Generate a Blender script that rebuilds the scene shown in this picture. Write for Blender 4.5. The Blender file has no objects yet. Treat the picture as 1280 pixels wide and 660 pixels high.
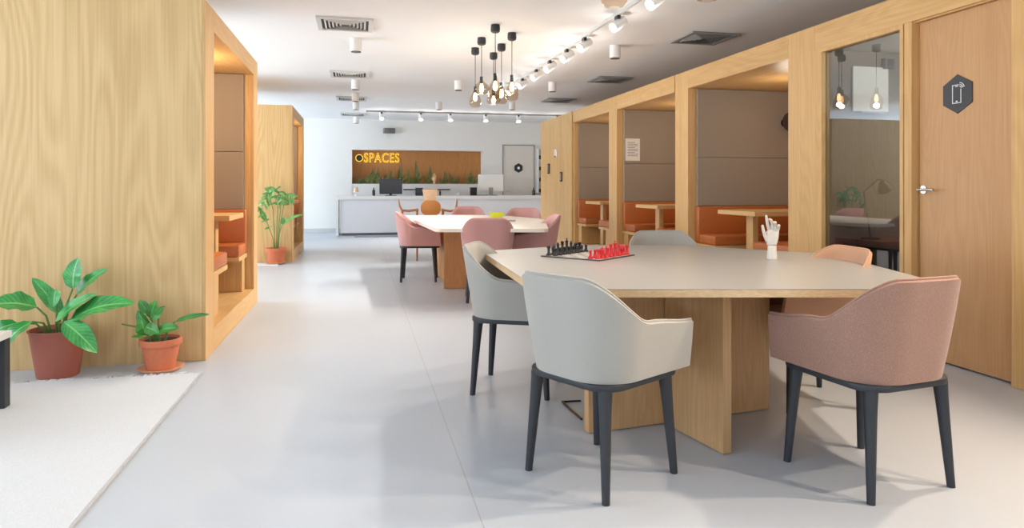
import bpy, bmesh, math, random
from mathutils import Vector, Matrix
random.seed(7)
C = bpy.context.scene.collection
PI = math.pi

# ---------------------------------------------------------------- camera numbers
F_PX, CAM_H, YAW = 853.3, 1.15, math.atan((640 - 449) / 853.3)
def _ray(x, y):
    a, b = (x - 640) / F_PX, (233 - y) / F_PX
    return Vector((math.sin(YAW) + math.cos(YAW) * a, math.cos(YAW) - math.sin(YAW) * a, b))
def at_z(x, y, z):
    d = _ray(x, y); return Vector((0, 0, CAM_H)) + d * ((z - CAM_H) / d.z)
def at_y(x, y, Y):
    d = _ray(x, y); return Vector((0, 0, CAM_H)) + d * (Y / d.y)
def at_x(x, y, X):
    d = _ray(x, y); return Vector((0, 0, CAM_H)) + d * (X / d.x)

# ---------------------------------------------------------------- materials
def lin(c):
    return tuple((v / 255 / 12.92) if v / 255 <= .04045 else ((v / 255 + .055) / 1.055) ** 2.4 for v in c) + (1,)
MATS = {}
def base_mat(name):
    m = bpy.data.materials.new(name); m.use_nodes = True
    n = m.node_tree; b = n.nodes['Principled BSDF']
    MATS[name] = m
    return m, n, b
def plain(name, rgb, rough=.5, metal=0, noise=.06, scale=40, spec=.5, bump=0, coat=0):
    m, n, b = base_mat(name)
    tc = n.nodes.new('ShaderNodeTexCoord'); t = n.nodes.new('ShaderNodeTexNoise')
    t.inputs['Scale'].default_value = scale; t.inputs['Detail'].default_value = 4
    n.links.new(tc.outputs['Object'], t.inputs['Vector'])
    r = n.nodes.new('ShaderNodeValToRGB'); c = lin(rgb)
    r.color_ramp.elements[0].position = .25; r.color_ramp.elements[1].position = .75
    r.color_ramp.elements[0].color = tuple(v * (1 - noise) for v in c[:3]) + (1,)
    r.color_ramp.elements[1].color = tuple(min(1, v * (1 + noise)) for v in c[:3]) + (1,)
    n.links.new(t.outputs['Fac'], r.inputs['Fac']); n.links.new(r.outputs['Color'], b.inputs['Base Color'])
    b.inputs['Roughness'].default_value = rough; b.inputs['Metallic'].default_value = metal
    b.inputs['Specular IOR Level'].default_value = spec
    if coat: b.inputs['Coat Weight'].default_value = coat
    if bump:
        bp = n.nodes.new('ShaderNodeBump'); bp.inputs['Strength'].default_value = bump
        bp.inputs['Distance'].default_value = .01
        n.links.new(t.outputs['Fac'], bp.inputs['Height']); n.links.new(bp.outputs['Normal'], b.inputs['Normal'])
    return m
def fabric(name, rgb, scale=900, var=.09):
    m, n, b = base_mat(name)
    tc = n.nodes.new('ShaderNodeTexCoord')
    mp = n.nodes.new('ShaderNodeMapping'); mp.inputs['Scale'].default_value = (1, 1, .35)
    n.links.new(tc.outputs['Object'], mp.inputs['Vector'])
    t = n.nodes.new('ShaderNodeTexNoise'); t.inputs['Scale'].default_value = scale; t.inputs['Detail'].default_value = 2
    t2 = n.nodes.new('ShaderNodeTexNoise'); t2.inputs['Scale'].default_value = 9
    n.links.new(mp.outputs['Vector'], t.inputs['Vector']); n.links.new(tc.outputs['Object'], t2.inputs['Vector'])
    ad = n.nodes.new('ShaderNodeMath'); ad.operation = 'MULTIPLY_ADD'; ad.inputs[1].default_value = .12
    n.links.new(t2.outputs['Fac'], ad.inputs[0]); n.links.new(t.outputs['Fac'], ad.inputs[2])
    r = n.nodes.new('ShaderNodeValToRGB'); c = lin(rgb)
    r.color_ramp.elements[0].position = .45; r.color_ramp.elements[1].position = .9
    r.color_ramp.elements[0].color = tuple(v * (1 - var) for v in c[:3]) + (1,)
    r.color_ramp.elements[1].color = tuple(min(1, v * (1 + var)) for v in c[:3]) + (1,)
    n.links.new(ad.outputs[0], r.inputs['Fac']); n.links.new(r.outputs['Color'], b.inputs['Base Color'])
    b.inputs['Roughness'].default_value = .9; b.inputs['Specular IOR Level'].default_value = .2
    b.inputs['Sheen Weight'].default_value = .25; b.inputs['Sheen Roughness'].default_value = .5
    bp = n.nodes.new('ShaderNodeBump'); bp.inputs['Strength'].default_value = .15; bp.inputs['Distance'].default_value = .002
    n.links.new(t.outputs['Fac'], bp.inputs['Height']); n.links.new(bp.outputs['Normal'], b.inputs['Normal'])
    return m
def wood(name, light, dark, axis='Z', scale=1.0, rough=.45, cathedral=.5):
    """Oak veneer; the grain runs along the axis given."""
    m, n, b = base_mat(name)
    tc = n.nodes.new('ShaderNodeTexCoord'); ai = 'XYZ'.index(axis)
    def stretched(across, along):
        mp = n.nodes.new('ShaderNodeMapping'); v = [across * scale] * 3; v[ai] = along * scale
        mp.inputs['Scale'].default_value = v; n.links.new(tc.outputs['Object'], mp.inputs['Vector']); return mp
    t1 = n.nodes.new('ShaderNodeTexNoise'); t1.inputs['Scale'].default_value = 1; t1.inputs['Detail'].default_value = 1
    n.links.new(stretched(3.2, .42).outputs['Vector'], t1.inputs['Vector'])
    # growth rings: contour bands of the slow noise make the arched figure of the veneer
    mu = n.nodes.new('ShaderNodeMath'); mu.operation = 'MULTIPLY'; mu.inputs[1].default_value = 110
    n.links.new(t1.outputs['Fac'], mu.inputs[0])
    si = n.nodes.new('ShaderNodeMath'); si.operation = 'SINE'; n.links.new(mu.outputs[0], si.inputs[0])
    t2 = n.nodes.new('ShaderNodeTexNoise'); t2.inputs['Scale'].default_value = 1; t2.inputs['Detail'].default_value = 3
    n.links.new(stretched(95, 1.6).outputs['Vector'], t2.inputs['Vector'])
    t3 = n.nodes.new('ShaderNodeTexNoise'); t3.inputs['Scale'].default_value = 1
    n.links.new(stretched(5, .5).outputs['Vector'], t3.inputs['Vector'])
    a0 = n.nodes.new('ShaderNodeMath'); a0.operation = 'MULTIPLY_ADD'; a0.inputs[1].default_value = .35
    n.links.new(t3.outputs['Fac'], a0.inputs[0])
    b0 = n.nodes.new('ShaderNodeMath'); b0.operation = 'MULTIPLY'; b0.inputs[1].default_value = .65
    n.links.new(t2.outputs['Fac'], b0.inputs[0]); n.links.new(b0.outputs[0], a0.inputs[2])
    a1 = n.nodes.new('ShaderNodeMath'); a1.operation = 'MULTIPLY_ADD'; a1.inputs[1].default_value = .13 * cathedral
    n.links.new(si.outputs[0], a1.inputs[0]); n.links.new(a0.outputs[0], a1.inputs[2])
    r = n.nodes.new('ShaderNodeValToRGB')
    r.color_ramp.elements[0].position = .3; r.color_ramp.elements[1].position = .7
    r.color_ramp.elements[0].color = lin(dark); r.color_ramp.elements[1].color = lin(light)
    n.links.new(a1.outputs[0], r.inputs['Fac']); n.links.new(r.outputs['Color'], b.inputs['Base Color'])
    b.inputs['Roughness'].default_value = rough; b.inputs['Specular IOR Level'].default_value = .35
    return m
def emit(name, rgb, strength):
    m, n, b = base_mat(name)
    b.inputs['Base Color'].default_value = lin(rgb)
    b.inputs['Emission Color'].default_value = lin(rgb); b.inputs['Emission Strength'].default_value = strength
    return m
def clear_glass(name, tint, ior, rough=0.0, alpha_tint=1.0):
    m, n, b = base_mat(name)
    n.nodes.remove(b); out = n.nodes['Material Output']
    tr = n.nodes.new('ShaderNodeBsdfTransparent'); tr.inputs['Color'].default_value = lin(tint)
    gl = n.nodes.new('ShaderNodeBsdfGlossy'); gl.inputs['Roughness'].default_value = rough
    fr = n.nodes.new('ShaderNodeFresnel'); fr.inputs['IOR'].default_value = ior
    mx = n.nodes.new('ShaderNodeMixShader')
    ge = n.nodes.new('ShaderNodeNewGeometry'); iv = n.nodes.new('ShaderNodeMath'); iv.operation = 'SUBTRACT'; iv.inputs[0].default_value = 1
    n.links.new(ge.outputs['Backfacing'], iv.inputs[1]); pr = n.nodes.new('ShaderNodeMath'); pr.operation = 'MULTIPLY'
    n.links.new(fr.outputs[0], pr.inputs[0]); n.links.new(iv.outputs[0], pr.inputs[1])
    n.links.new(pr.outputs[0], mx.inputs[0]); n.links.new(tr.outputs[0], mx.inputs[1]); n.links.new(gl.outputs[0], mx.inputs[2])
    n.links.new(mx.outputs[0], out.inputs['Surface'])
    return m

OAK_L, OAK_D = (212, 172, 116), (194, 152, 96)
oak_z = wood('oak_upright', OAK_L, OAK_D, 'Z')
oak_x = wood('oak_across', OAK_L, OAK_D, 'X')
oak_y = wood('oak_along', OAK_L, OAK_D, 'Y')
pale_oak = wood('pale_oak_upright', (214, 180, 128), (196, 160, 108), 'Z', .9, .42, .9)
door_oak = wood('door_oak', (196, 152, 106), (182, 138, 93), 'Z', 1.4, .4, .5)
table_oak = wood('table_oak', (196, 156, 112), (176, 136, 92), 'Z', 1.6, .45, .5)
table2_oak = wood('warm_table_oak', (196, 142, 90), (176, 122, 72), 'Z', 1.6, .45, .5)
ply_edge = wood('plywood_edge', (216, 186, 146), (190, 156, 112), 'X', 2, .5, .2)
niche_oak = wood('niche_oak', (198, 140, 84), (176, 118, 66), 'Z', 1.5, .5, .5)
arm_wood = wood('chair_wood', (176, 120, 70), (140, 90, 50), 'X', 3, .4, .3)
white_paint = plain('white_paint', (232, 230, 226), .7, noise=.01, scale=3)
ceil_paint = plain('ceiling_paint', (238, 237, 236), .85, noise=.01, scale=2)
counter_white = plain('counter_white', (226, 224, 222), .35, noise=.01)
laminate = plain('table_laminate', (147, 146, 143), .32, noise=.015, scale=60)
laminate_white = plain('white_laminate', (236, 228, 216), .35, noise=.01)
black_plastic = plain('black_plastic', (46, 48, 52), .5, noise=.05, spec=.4)
black_gloss = plain('black_gloss', (24, 24, 27), .25)
dark_screen = plain('dark_screen', (34, 36, 42), .2)
white_plastic = plain('white_plastic', (235, 233, 230), .35, noise=.01)
vent_grey = plain('vent_grey', (206, 204, 200), .5, noise=.01)
rail_grey = plain('rail_grey', (196, 194, 190), .5, noise=.01)
grey_metal = plain('grey_metal', (150, 148, 146), .45, metal=.3)
duct_dark = plain('duct_dark', (74, 73, 72), .8)
steel = plain('steel', (205, 205, 205), .22, metal=1, noise=.02)
grey_fab = fabric('warm_grey_fabric', (166, 161, 152))
tan_fab = fabric('dusty_pink_fabric', (160, 122, 105), 420, .2)
orange_tan_fab = fabric('peach_fabric', (192, 146, 114))
pink_fab = fabric('pink_fabric', (198, 150, 146))
panel_fab = fabric('taupe_felt', (156, 142, 126), 400, .06)
leather = plain('orange_leather', (178, 98, 44), .42, noise=.05, scale=25, bump=.05)
leather_back = plain('caramel_leather', (188, 122, 58), .45, noise=.05)
peach = plain('peach_cushion', (222, 190, 156), .8)
terracotta = plain('terracotta', (196, 112, 78), .8, noise=.08, scale=30)
brown_pot = plain('brown_plastic_pot', (158, 88, 72), .5, noise=.04)
saucer_mat = plain('pale_terracotta', (222, 168, 130), .8)
soil = plain('soil', (66, 46, 34), .95, noise=.4, scale=80, bump=.6)
red_gloss = plain('red_gloss', (200, 18, 28), .3, noise=.02)
lime = plain('lime_plastic', (198, 206, 40), .4)
rug_mat = fabric('rug_weave', (192, 193, 195), 160, .07)
rug_edge = fabric('rug_binding', (168, 166, 164), 160, .1)
plaster = plain('matte_white', (214, 206, 196), .5, noise=.02)
paper = plain('paper', (232, 226, 220), .8, noise=.02)
ink = plain('grey_ink', (120, 116, 112), .8)
white_ink = plain('white_print', (240, 240, 240), .5)
sand_wood = plain('light_wood_figure', (226, 186, 140), .6)
navy = plain('slate_sign', (44, 46, 52), .45)
tape_dark = plain('seam_shadow', (92, 82, 72), .9)
bulb_warm = emit('bulb_warm', (255, 226, 180), 7)
lamp_face = emit('lamp_face', (255, 244, 224), 22)
spot_face = emit('downlight_face', (120, 112, 104), .15)
neon = emit('neon_yellow', (255, 226, 50), 1.4)
amber_glass = clear_glass('amber_glass', (238, 226, 212), 1.35)
pane_glass = clear_glass('pane_glass', (196, 200, 200), 2.25)

def leaf_mat(name, a, b_, vein):
    m, n, b = base_mat(name)
    tc = n.nodes.new('ShaderNodeTexCoord')
    t = n.nodes.new('ShaderNodeTexNoise'); t.inputs['Scale'].default_value = 14
    n.links.new(tc.outputs['Object'], t.inputs['Vector'])
    r = n.nodes.new('ShaderNodeValToRGB'); r.color_ramp.elements[0].position = .3; r.color_ramp.elements[1].position = .7
    r.color_ramp.elements[0].color = lin(a); r.color_ramp.elements[1].color = lin(b_)
    n.links.new(t.outputs['Fac'], r.inputs['Fac'])
    uv = n.nodes.new('ShaderNodeUVMap'); sx = n.nodes.new('ShaderNodeSeparateXYZ'); n.links.new(uv.outputs['UV'], sx.inputs['Vector'])
    # midrib and side veins from the leaf's own coordinates
    d = n.nodes.new('ShaderNodeMath'); d.operation = 'SUBTRACT'; d.inputs[1].default_value = .5; n.links.new(sx.outputs['X'], d.inputs[0])
    ab = n.nodes.new('ShaderNodeMath'); ab.operation = 'ABSOLUTE'; n.links.new(d.outputs[0], ab.inputs[0])
    lt = n.nodes.new('ShaderNodeMath'); lt.operation = 'LESS_THAN'; lt.inputs[1].default_value = .035; n.links.new(ab.outputs[0], lt.inputs[0])
    q = n.nodes.new('ShaderNodeMath'); q.operation = 'MULTIPLY_ADD'; q.inputs[1].default_value = -.5; n.links.new(ab.outputs[0], q.inputs[0]); n.links.new(sx.outputs['Y'], q.inputs[2])
    w = n.nodes.new('ShaderNodeMath'); w.operation = 'MULTIPLY'; w.inputs[1].default_value = 60; n.links.new(q.outputs[0], w.inputs[0])
    sn = n.nodes.new('ShaderNodeMath'); sn.operation = 'SINE'; n.links.new(w.outputs[0], sn.inputs[0])
    gt = n.nodes.new('ShaderNodeMath'); gt.operation = 'GREATER_THAN'; gt.inputs[1].default_value = .82; n.links.new(sn.outputs[0], gt.inputs[0])
    g2 = n.nodes.new('ShaderNodeMath'); g2.operation = 'MULTIPLY'; g2.inputs[1].default_value = .35; n.links.new(gt.outputs[0], g2.inputs[0])
    mxv = n.nodes.new('ShaderNodeMath'); mxv.operation = 'MAXIMUM'; n.links.new(lt.outputs[0], mxv.inputs[0]); n.links.new(g2.outputs[0], mxv.inputs[1])
    mx = n.nodes.new('ShaderNodeMixRGB'); mx.inputs['Color2'].default_value = lin(vein)
    n.links.new(mxv.outputs[0], mx.inputs['Fac']); n.links.new(r.outputs['Color'], mx.inputs['Color1'])
    n.links.new(mx.outputs[0], b.inputs['Base Color'])
    b.inputs['Roughness'].default_value = .3; b.inputs['Specular IOR Level'].default_value = .6
    b.inputs['Subsurface Weight'].default_value = 0
    b.inputs['Transmission Weight'].default_value = 0
    return m
leaf_green = leaf_mat('broad_leaf', (30, 118, 52), (62, 160, 72), (120, 190, 110))
leaf_dark = leaf_mat('glossy_leaf', (30, 100, 40), (70, 150, 50), (110, 180, 90))
palm_leaf = leaf_mat('palm_leaf', (60, 130, 62), (110, 170, 90), (140, 190, 110))
snake_leaf = leaf_mat('snake_leaf', (84, 100, 52), (128, 136, 74), (146, 152, 96))
stem_green = plain('stem_green', (96, 130, 62), .5, noise=.15)

def floor_material():
    m, n, b = base_mat('resin_floor')
    tc = n.nodes.new('ShaderNodeTexCoord')
    t = n.nodes.new('ShaderNodeTexNoise'); t.inputs['Scale'].default_value = .7; t.inputs['Detail'].default_value = 5
    n.links.new(tc.outputs['Object'], t.inputs['Vector'])
    r = n.nodes.new('ShaderNodeValToRGB'); r.color_ramp.elements[0].position = .3; r.color_ramp.elements[1].position = .7
    r.color_ramp.elements[0].color = lin((176, 182, 190)); r.color_ramp.elements[1].color = lin((183, 189, 197))
    n.links.new(t.outputs['Fac'], r.inputs['Fac'])
    sx = n.nodes.new('ShaderNodeSeparateXYZ'); n.links.new(tc.outputs['Object'], sx.inputs['Vector'])
    def line(axis, pos, w):
        s = n.nodes.new('ShaderNodeMath'); s.operation = 'SUBTRACT'; s.inputs[1].default_value = pos
        n.links.new(sx.outputs[axis], s.inputs[0])
        a = n.nodes.new('ShaderNodeMath'); a.operation = 'ABSOLUTE'; n.links.new(s.outputs[0], a.inputs[0])
        l = n.nodes.new('ShaderNodeMath'); l.operation = 'LESS_THAN'; l.inputs[1].default_value = w; n.links.new(a.outputs[0], l.inputs[0])
        return l
    l1, l2 = line('X', .41, .0028), line('Y', 9.4, .004)
    mxm = n.nodes.new('ShaderNodeMath'); mxm.operation = 'MAXIMUM'
    n.links.new(l1.outputs[0], mxm.inputs[0]); n.links.new(l2.outputs[0], mxm.inputs[1])
    h = n.nodes.new('ShaderNodeMath'); h.operation = 'MULTIPLY'; h.inputs[1].default_value = .55; n.links.new(mxm.outputs[0], h.inputs[0])
    mx = n.nodes.new('ShaderNodeMixRGB'); mx.inputs['Color2'].default_value = lin((150, 147, 144))
    n.links.new(h.outputs[0], mx.inputs['Fac']); n.links.new(r.outputs['Color'], mx.inputs['Color1'])
    n.links.new(mx.outputs[0], b.inputs['Base Color'])
    b.inputs['Roughness'].default_value = .34; b.inputs['Specular IOR Level'].default_value = .45
    return m
floor_mat = floor_material()

# ---------------------------------------------------------------- mesh helpers
class MB:
    def __init__(self): self.bm = bmesh.new(); self.uv = self.bm.loops.layers.uv.new('UVMap')
    def add(self, other):
        me = bpy.data.meshes.new('tmp'); other.to_mesh(me); other.free(); self.bm.from_mesh(me); bpy.data.meshes.remove(me)
    def box(self, x0, x1, y0, y1, z0, z1, bev=0, seg=2, mat=None):
        b = bmesh.new(); r = bmesh.ops.create_cube(b, size=1)
        for v in b.verts:
            v.co = Vector((x0 + (v.co.x + .5) * (x1 - x0), y0 + (v.co.y + .5) * (y1 - y0), z0 + (v.co.z + .5) * (z1 - z0)))
        if bev: bmesh.ops.bevel(b, geom=list(b.edges), offset=bev, segments=seg, affect='EDGES', profile=.5)
        if mat is not None: bmesh.ops.transform(b, matrix=mat, verts=b.verts)
        self.add(b); return self
    def prism(self, poly, z0, z1, bev=0, mat=None):
        b = bmesh.new()
        lo = [b.verts.new((p[0], p[1], z0)) for p in poly]; hi = [b.verts.new((p[0], p[1], z1)) for p in poly]
        b.faces.new(list(reversed(lo))); b.faces.new(hi)
        for i in range(len(poly)): j = (i + 1) % len(poly); b.faces.new((lo[i], lo[j], hi[j], hi[i]))
        bmesh.ops.recalc_face_normals(b, faces=b.faces)
        if bev:
            es = [e for e in b.edges if abs(e.verts[0].co.z - e.verts[1].co.z) < 1e-6]
            bmesh.ops.bevel(b, geom=es, offset=bev, segments=2, affect='EDGES', profile=.5)
        if mat is not None: bmesh.ops.transform(b, matrix=mat, verts=b.verts)
        self.add(b); return self
    def tube(self, pts, rad, seg=10, cap=True):
        pts = [Vector(p) for p in pts]; n = len(pts)
        rads = rad if isinstance(rad, (list, tuple)) else [rad] * n
        rings = []
        ref = None
        for i, p in enumerate(pts):
            d = (pts[min(i + 1, n - 1)] - pts[max(i - 1, 0)]).normalized()
            if ref is None: ref = Vector((0, 0, 1)) if abs(d.z) < .9 else Vector((1, 0, 0))
            u = d.cross(ref).normalized(); ref = u.cross(d).normalized()
            rings.append([self.bm.verts.new(p + (u * math.cos(2 * PI * k / seg) + ref * math.sin(2 * PI * k / seg)) * rads[i]) for k in range(seg)])
        for a, c in zip(rings, rings[1:]):
            for k in range(seg): self.bm.faces.new((a[k], a[(k + 1) % seg], c[(k + 1) % seg], c[k]))
        if cap: self.bm.faces.new(list(reversed(rings[0]))); self.bm.faces.new(rings[-1])
        return self
    def lathe(self, prof, c=(0, 0, 0), seg=24, mat=None):
        b = bmesh.new(); c = Vector(c); rings = []
        for r, z in prof:
            if r < 1e-5: rings.append([b.verts.new(c + Vector((0, 0, z)))])
            else: rings.append([b.verts.new(c + Vector((r * math.cos(2 * PI * k / seg), r * math.sin(2 * PI * k / seg), z))) for k in range(seg)])
        for p, q in zip(rings, rings[1:]):
            for k in range(seg):
                k2 = (k + 1) % seg
                if len(p) == 1 and len(q) == 1: continue
                if len(p) == 1: b.faces.new((p[0], q[k2], q[k]))
                elif len(q) == 1: b.faces.new((p[k], p[k2], q[0]))
                else: b.faces.new((p[k], p[k2], q[k2], q[k]))
        bmesh.ops.recalc_face_normals(b, faces=b.faces)
        if mat is not None: bmesh.ops.transform(b, matrix=mat, verts=b.verts)
        self.add(b); return self
    def obj(self, name, mat, parent=None, smooth=None, loc=None):
        bmesh.ops.recalc_face_normals(self.bm, faces=self.bm.faces)
        me = bpy.data.meshes.new(name); self.bm.to_mesh(me); self.bm.free()
        o = bpy.data.objects.new(name, me); C.objects.link(o); me.materials.append(mat)
        if smooth is not None:
            for p in me.polygons: p.use_smooth = True
            try: me.set_sharp_from_angle(angle=math.radians(smooth))
            except Exception: pass
        if parent is not None: o.parent = parent
        if loc is not None: o.location = loc
        return o
def tag(o, label, cat, group=None, kind=None):
    o['label'] = label; o['category'] = cat
    if group: o['group'] = group
    if kind: o['kind'] = kind
    return o
def thing(name, label, cat, loc=(0, 0, 0), rz=0, group=None):
    o = bpy.data.objects.new(name, None); C.objects.link(o); o.empty_display_size = .1
    o.location = loc; o.rotation_euler = (0, 0, rz)
    return tag(o, label, cat, group)
def struct(o, label=None, cat=None):
    o['kind'] = 'structure'
    if label: o['label'] = label; o['category'] = cat or 'room'
    return o
def dup(root, loc, rz=None, label=None, group=None):
    r = root.copy(); C.objects.link(r); r.location = loc
    if rz is not None: r.rotation_euler = (0, 0, rz)
    if label: r['label'] = label
    if group: r['group'] = group
    for ch in list(root.children):
        c = ch.copy(); C.objects.link(c); c.parent = r
        for g in list(ch.children):
            d = g.copy(); C.objects.link(d); d.parent = c
    return r
def light(name, kind, loc, energy, color=(1, 1, 1), aim=None, **kw):
    l = bpy.data.lights.new(name, kind); l.energy = energy; l.color = color
    for k, v in kw.items(): setattr(l, k, v)
    o = bpy.data.objects.new(name, l); C.objects.link(o); o.location = loc
    if aim is not None: o.rotation_euler = Vector(aim).to_track_quat('-Z', 'Y').to_euler()
    return o
def rrect(hx, hy, r, n=6, cx=0, cy=0):
    out = []
    for (sx, sy, a0) in ((1, 1, 0), (-1, 1, 90), (-1, -1, 180), (1, -1, 270)):
        for k in range(n + 1):
            a = math.radians(a0 + 90 * k / n)
            out.append((cx + sx * (hx - r) + r * math.cos(a), cy + sy * (hy - r) + r * math.sin(a)))
    return out
def round_poly(poly, r, n=5):
    out = []; m = len(poly)
    for i in range(m):
        p, a, b = Vector(poly[i]), Vector(poly[i - 1]), Vector(poly[(i + 1) % m])
        s, e = p + (a - p).normalized() * r, p + (b - p).normalized() * r
        for k in range(n + 1):
            t = k / n; out.append(tuple((1 - t) ** 2 * s + 2 * t * (1 - t) * p + t * t * e))
    return out

# ================================================================= THE ROOM
CEIL, YW, XR, XL = 2.83, 17.48, 3.65, -0.988
b = MB(); b.box(-7, 5.6, -5, YW + .5, -.12, 0); struct(b.obj('floor', floor_mat))
b = MB(); b.box(-7, 5.6, -5, YW + .5, CEIL, CEIL + .12); struct(b.obj('ceiling', ceil_paint))
NX0, NX1, NZ0, NZ1 = -.175, 3.145, .80, 2.067
DX0, DX1, DZ = 3.655, 4.52, 2.24
b = MB()
b.box(-7, NX0, YW, YW + .5, 0, CEIL); b.box(NX0, NX1, YW, YW + .5, NZ1, CEIL); b.box(NX0, NX1, YW, YW + .5, 0, NZ0)
b.box(NX1, 5.6, YW, YW + .5, 0, CEIL)
struct(b.obj('wall_back', white_paint))
b = MB(); b.box(NX0, NX1, YW + .36, YW + .5, NZ0, NZ1); struct(b.obj('wall_niche', niche_oak))
b = MB(); b.box(-7, -.45, YW - .015, YW, 0, .11); struct(b.obj('baseboard_back', plain('skirting_grey', (196, 196, 198), .5)))
b = MB(); b.box(5.45, 5.6, -5, YW, 0, CEIL); struct(b.obj('wall_right', white_paint))
# window side of the room and the end behind the viewer: wide glazed openings
b = MB()
b.box(-7, -6.85, -5, YW, 2.6, CEIL); b.box(-7, -6.85, -5, YW, 0, .12)
for y in (-5, -2.2, .6, 3.4, 6.2, 9.0, 11.8, 14.6): b.box(-7, -6.85, y, y + .3, .12, 2.6)
struct(b.obj('wall_left', white_paint))
b = MB()
b.box(-7, 5.6, -5, -4.85, 2.6, CEIL); b.box(-7, 5.6, -5, -4.85, 0, .12)
for x in (-7, -3.8, -.6, 2.6, 5.3): b.box(x, x + .3, -5, -4.85, .12, 2.6)
struct(b.obj('wall_front', white_paint))

# back wall door with a hexagon sign
d2 = bpy.data.objects.new('door_2', None); C.objects.link(d2); d2.location = (DX0, YW, 0); struct(d2)
w = DX1 - DX0
b = MB(); b.box(.02, w - .02, -.012, 0, 0, DZ - .02, .003); b.obj('door_leaf', plain('door_cream', (222, 216, 208), .5, noise=.01), d2)
b = MB(); b.box(0, .02, -.03, 0, 0, DZ); b.box(w - .02, w, -.03, 0, 0, DZ); b.box(0, w, -.03, 0, DZ - .02, DZ); b.obj('door_frame', grey_metal, d2)
def hexagon(r): return [(r * math.cos(math.radians(30 + 60 * k)), r * math.sin(math.radians(30 + 60 * k))) for k in range(6)]
hx = at_y(648, 210, YW)
XZ = Matrix.Rotation(PI / 2, 4, 'X')
b = MB(); b.prism(hexagon(.125), 0, .012, mat=Matrix.Translation((hx.x - DX0, -.012, hx.z)) @ XZ); sg = b.obj('door_sign', navy, d2)
b = MB(); b.prism(hexagon(.04), 0, .003, mat=Matrix.Translation((hx.x - DX0, -.0245, hx.z)) @ XZ); b.obj('sign_mark', white_ink, sg)
b = MB(); b.tube([(.09, -.012, 1.03), (.09, -.06, 1.03), (.2, -.06, 1.03)], .01, 8); b.obj('door_handle', steel, d2)

# ================================================================= RIGHT BOOTH ROW
PLZ, OPZ, TOPZ = .16, 2.265, 2.468
def upholstery(parent, x0, x1, y, sgn, z0, zs, z1):
    """Two felt panels on a booth's side wall facing sgn, joint at zs."""
    for (a, c) in ((z0, zs - .002), (zs + .002, z1)):
        b = MB(); b.box(x0, x1, min(y, y + sgn * .03), max(y, y + sgn * .03), a, c, .006)
        b.obj('wall_pad', panel_fab, parent)
def bench(label, x_open, x_back, y_wall, sgn, z0, group, D=.46):
    """Booth bench: its back leans on the wall y_wall, seat reaches out along sgn; x_open is the end towards the aisle."""
    t = thing('booth_bench', label, 'bench', ((x_open + x_back) / 2, y_wall + sgn * .25, z0), 0, group)
    h = abs(x_open - x_back) / 2
    s = 1 if x_open < x_back else -1       # aisle side direction is -s
    Y = lambda d: sgn * (d - .25)
    def bx(m, xa, xb, d0, d1, za, zb, bv): m.box(xa, xb, min(Y(d0), Y(d1)), max(Y(d0), Y(d1)), za, zb, bv)
    b = MB(); bx(b, -h + .02, h - .02, .012, D - .28, 0.003, .31, 0); b.obj('base', oak_z, t)
    b = MB(); bx(b, -h, h, .012, D, .31, .35, .003); b.obj('seat_board', oak_x, t)
    b = MB(); bx(b, -h, h, .101, D, .352, .455, .018); b.obj('seat_cushion', leather, t, 40)
    b = MB(); bx(b, -h, h, .012, .10, .352, .765, .018); b.obj('back_cushion', leather, t, 40)
    return t
def booth_table(label, x_end, x_back, yc, z0, group):
    t = thing('booth_table', label, 'table', (x_end, yc, z0), 0, group)
    L = x_back - x_end; s = 1 if L > 0 else -1
    b = MB(); b.box(min(0, L), max(0, L), -.35, .35, .70, .745, .003); b.obj('tabletop', oak_x, t)
    b = MB(); b.box(min(s * .16, s * .22), max(s * .16, s * .22), -.06, .06, .002, .70, .003); b.obj('leg', oak_z, t)
    return t
XB = 5.3
BOOTHS = [('nearest', 5.284, 7.14, 'next to the glass phone booth'), ('middle', 7.483, 9.339, 'with a paper notice on its wall'), ('far', 9.664, 11.431, 'beside the boarded end panel')]
row = []
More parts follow.
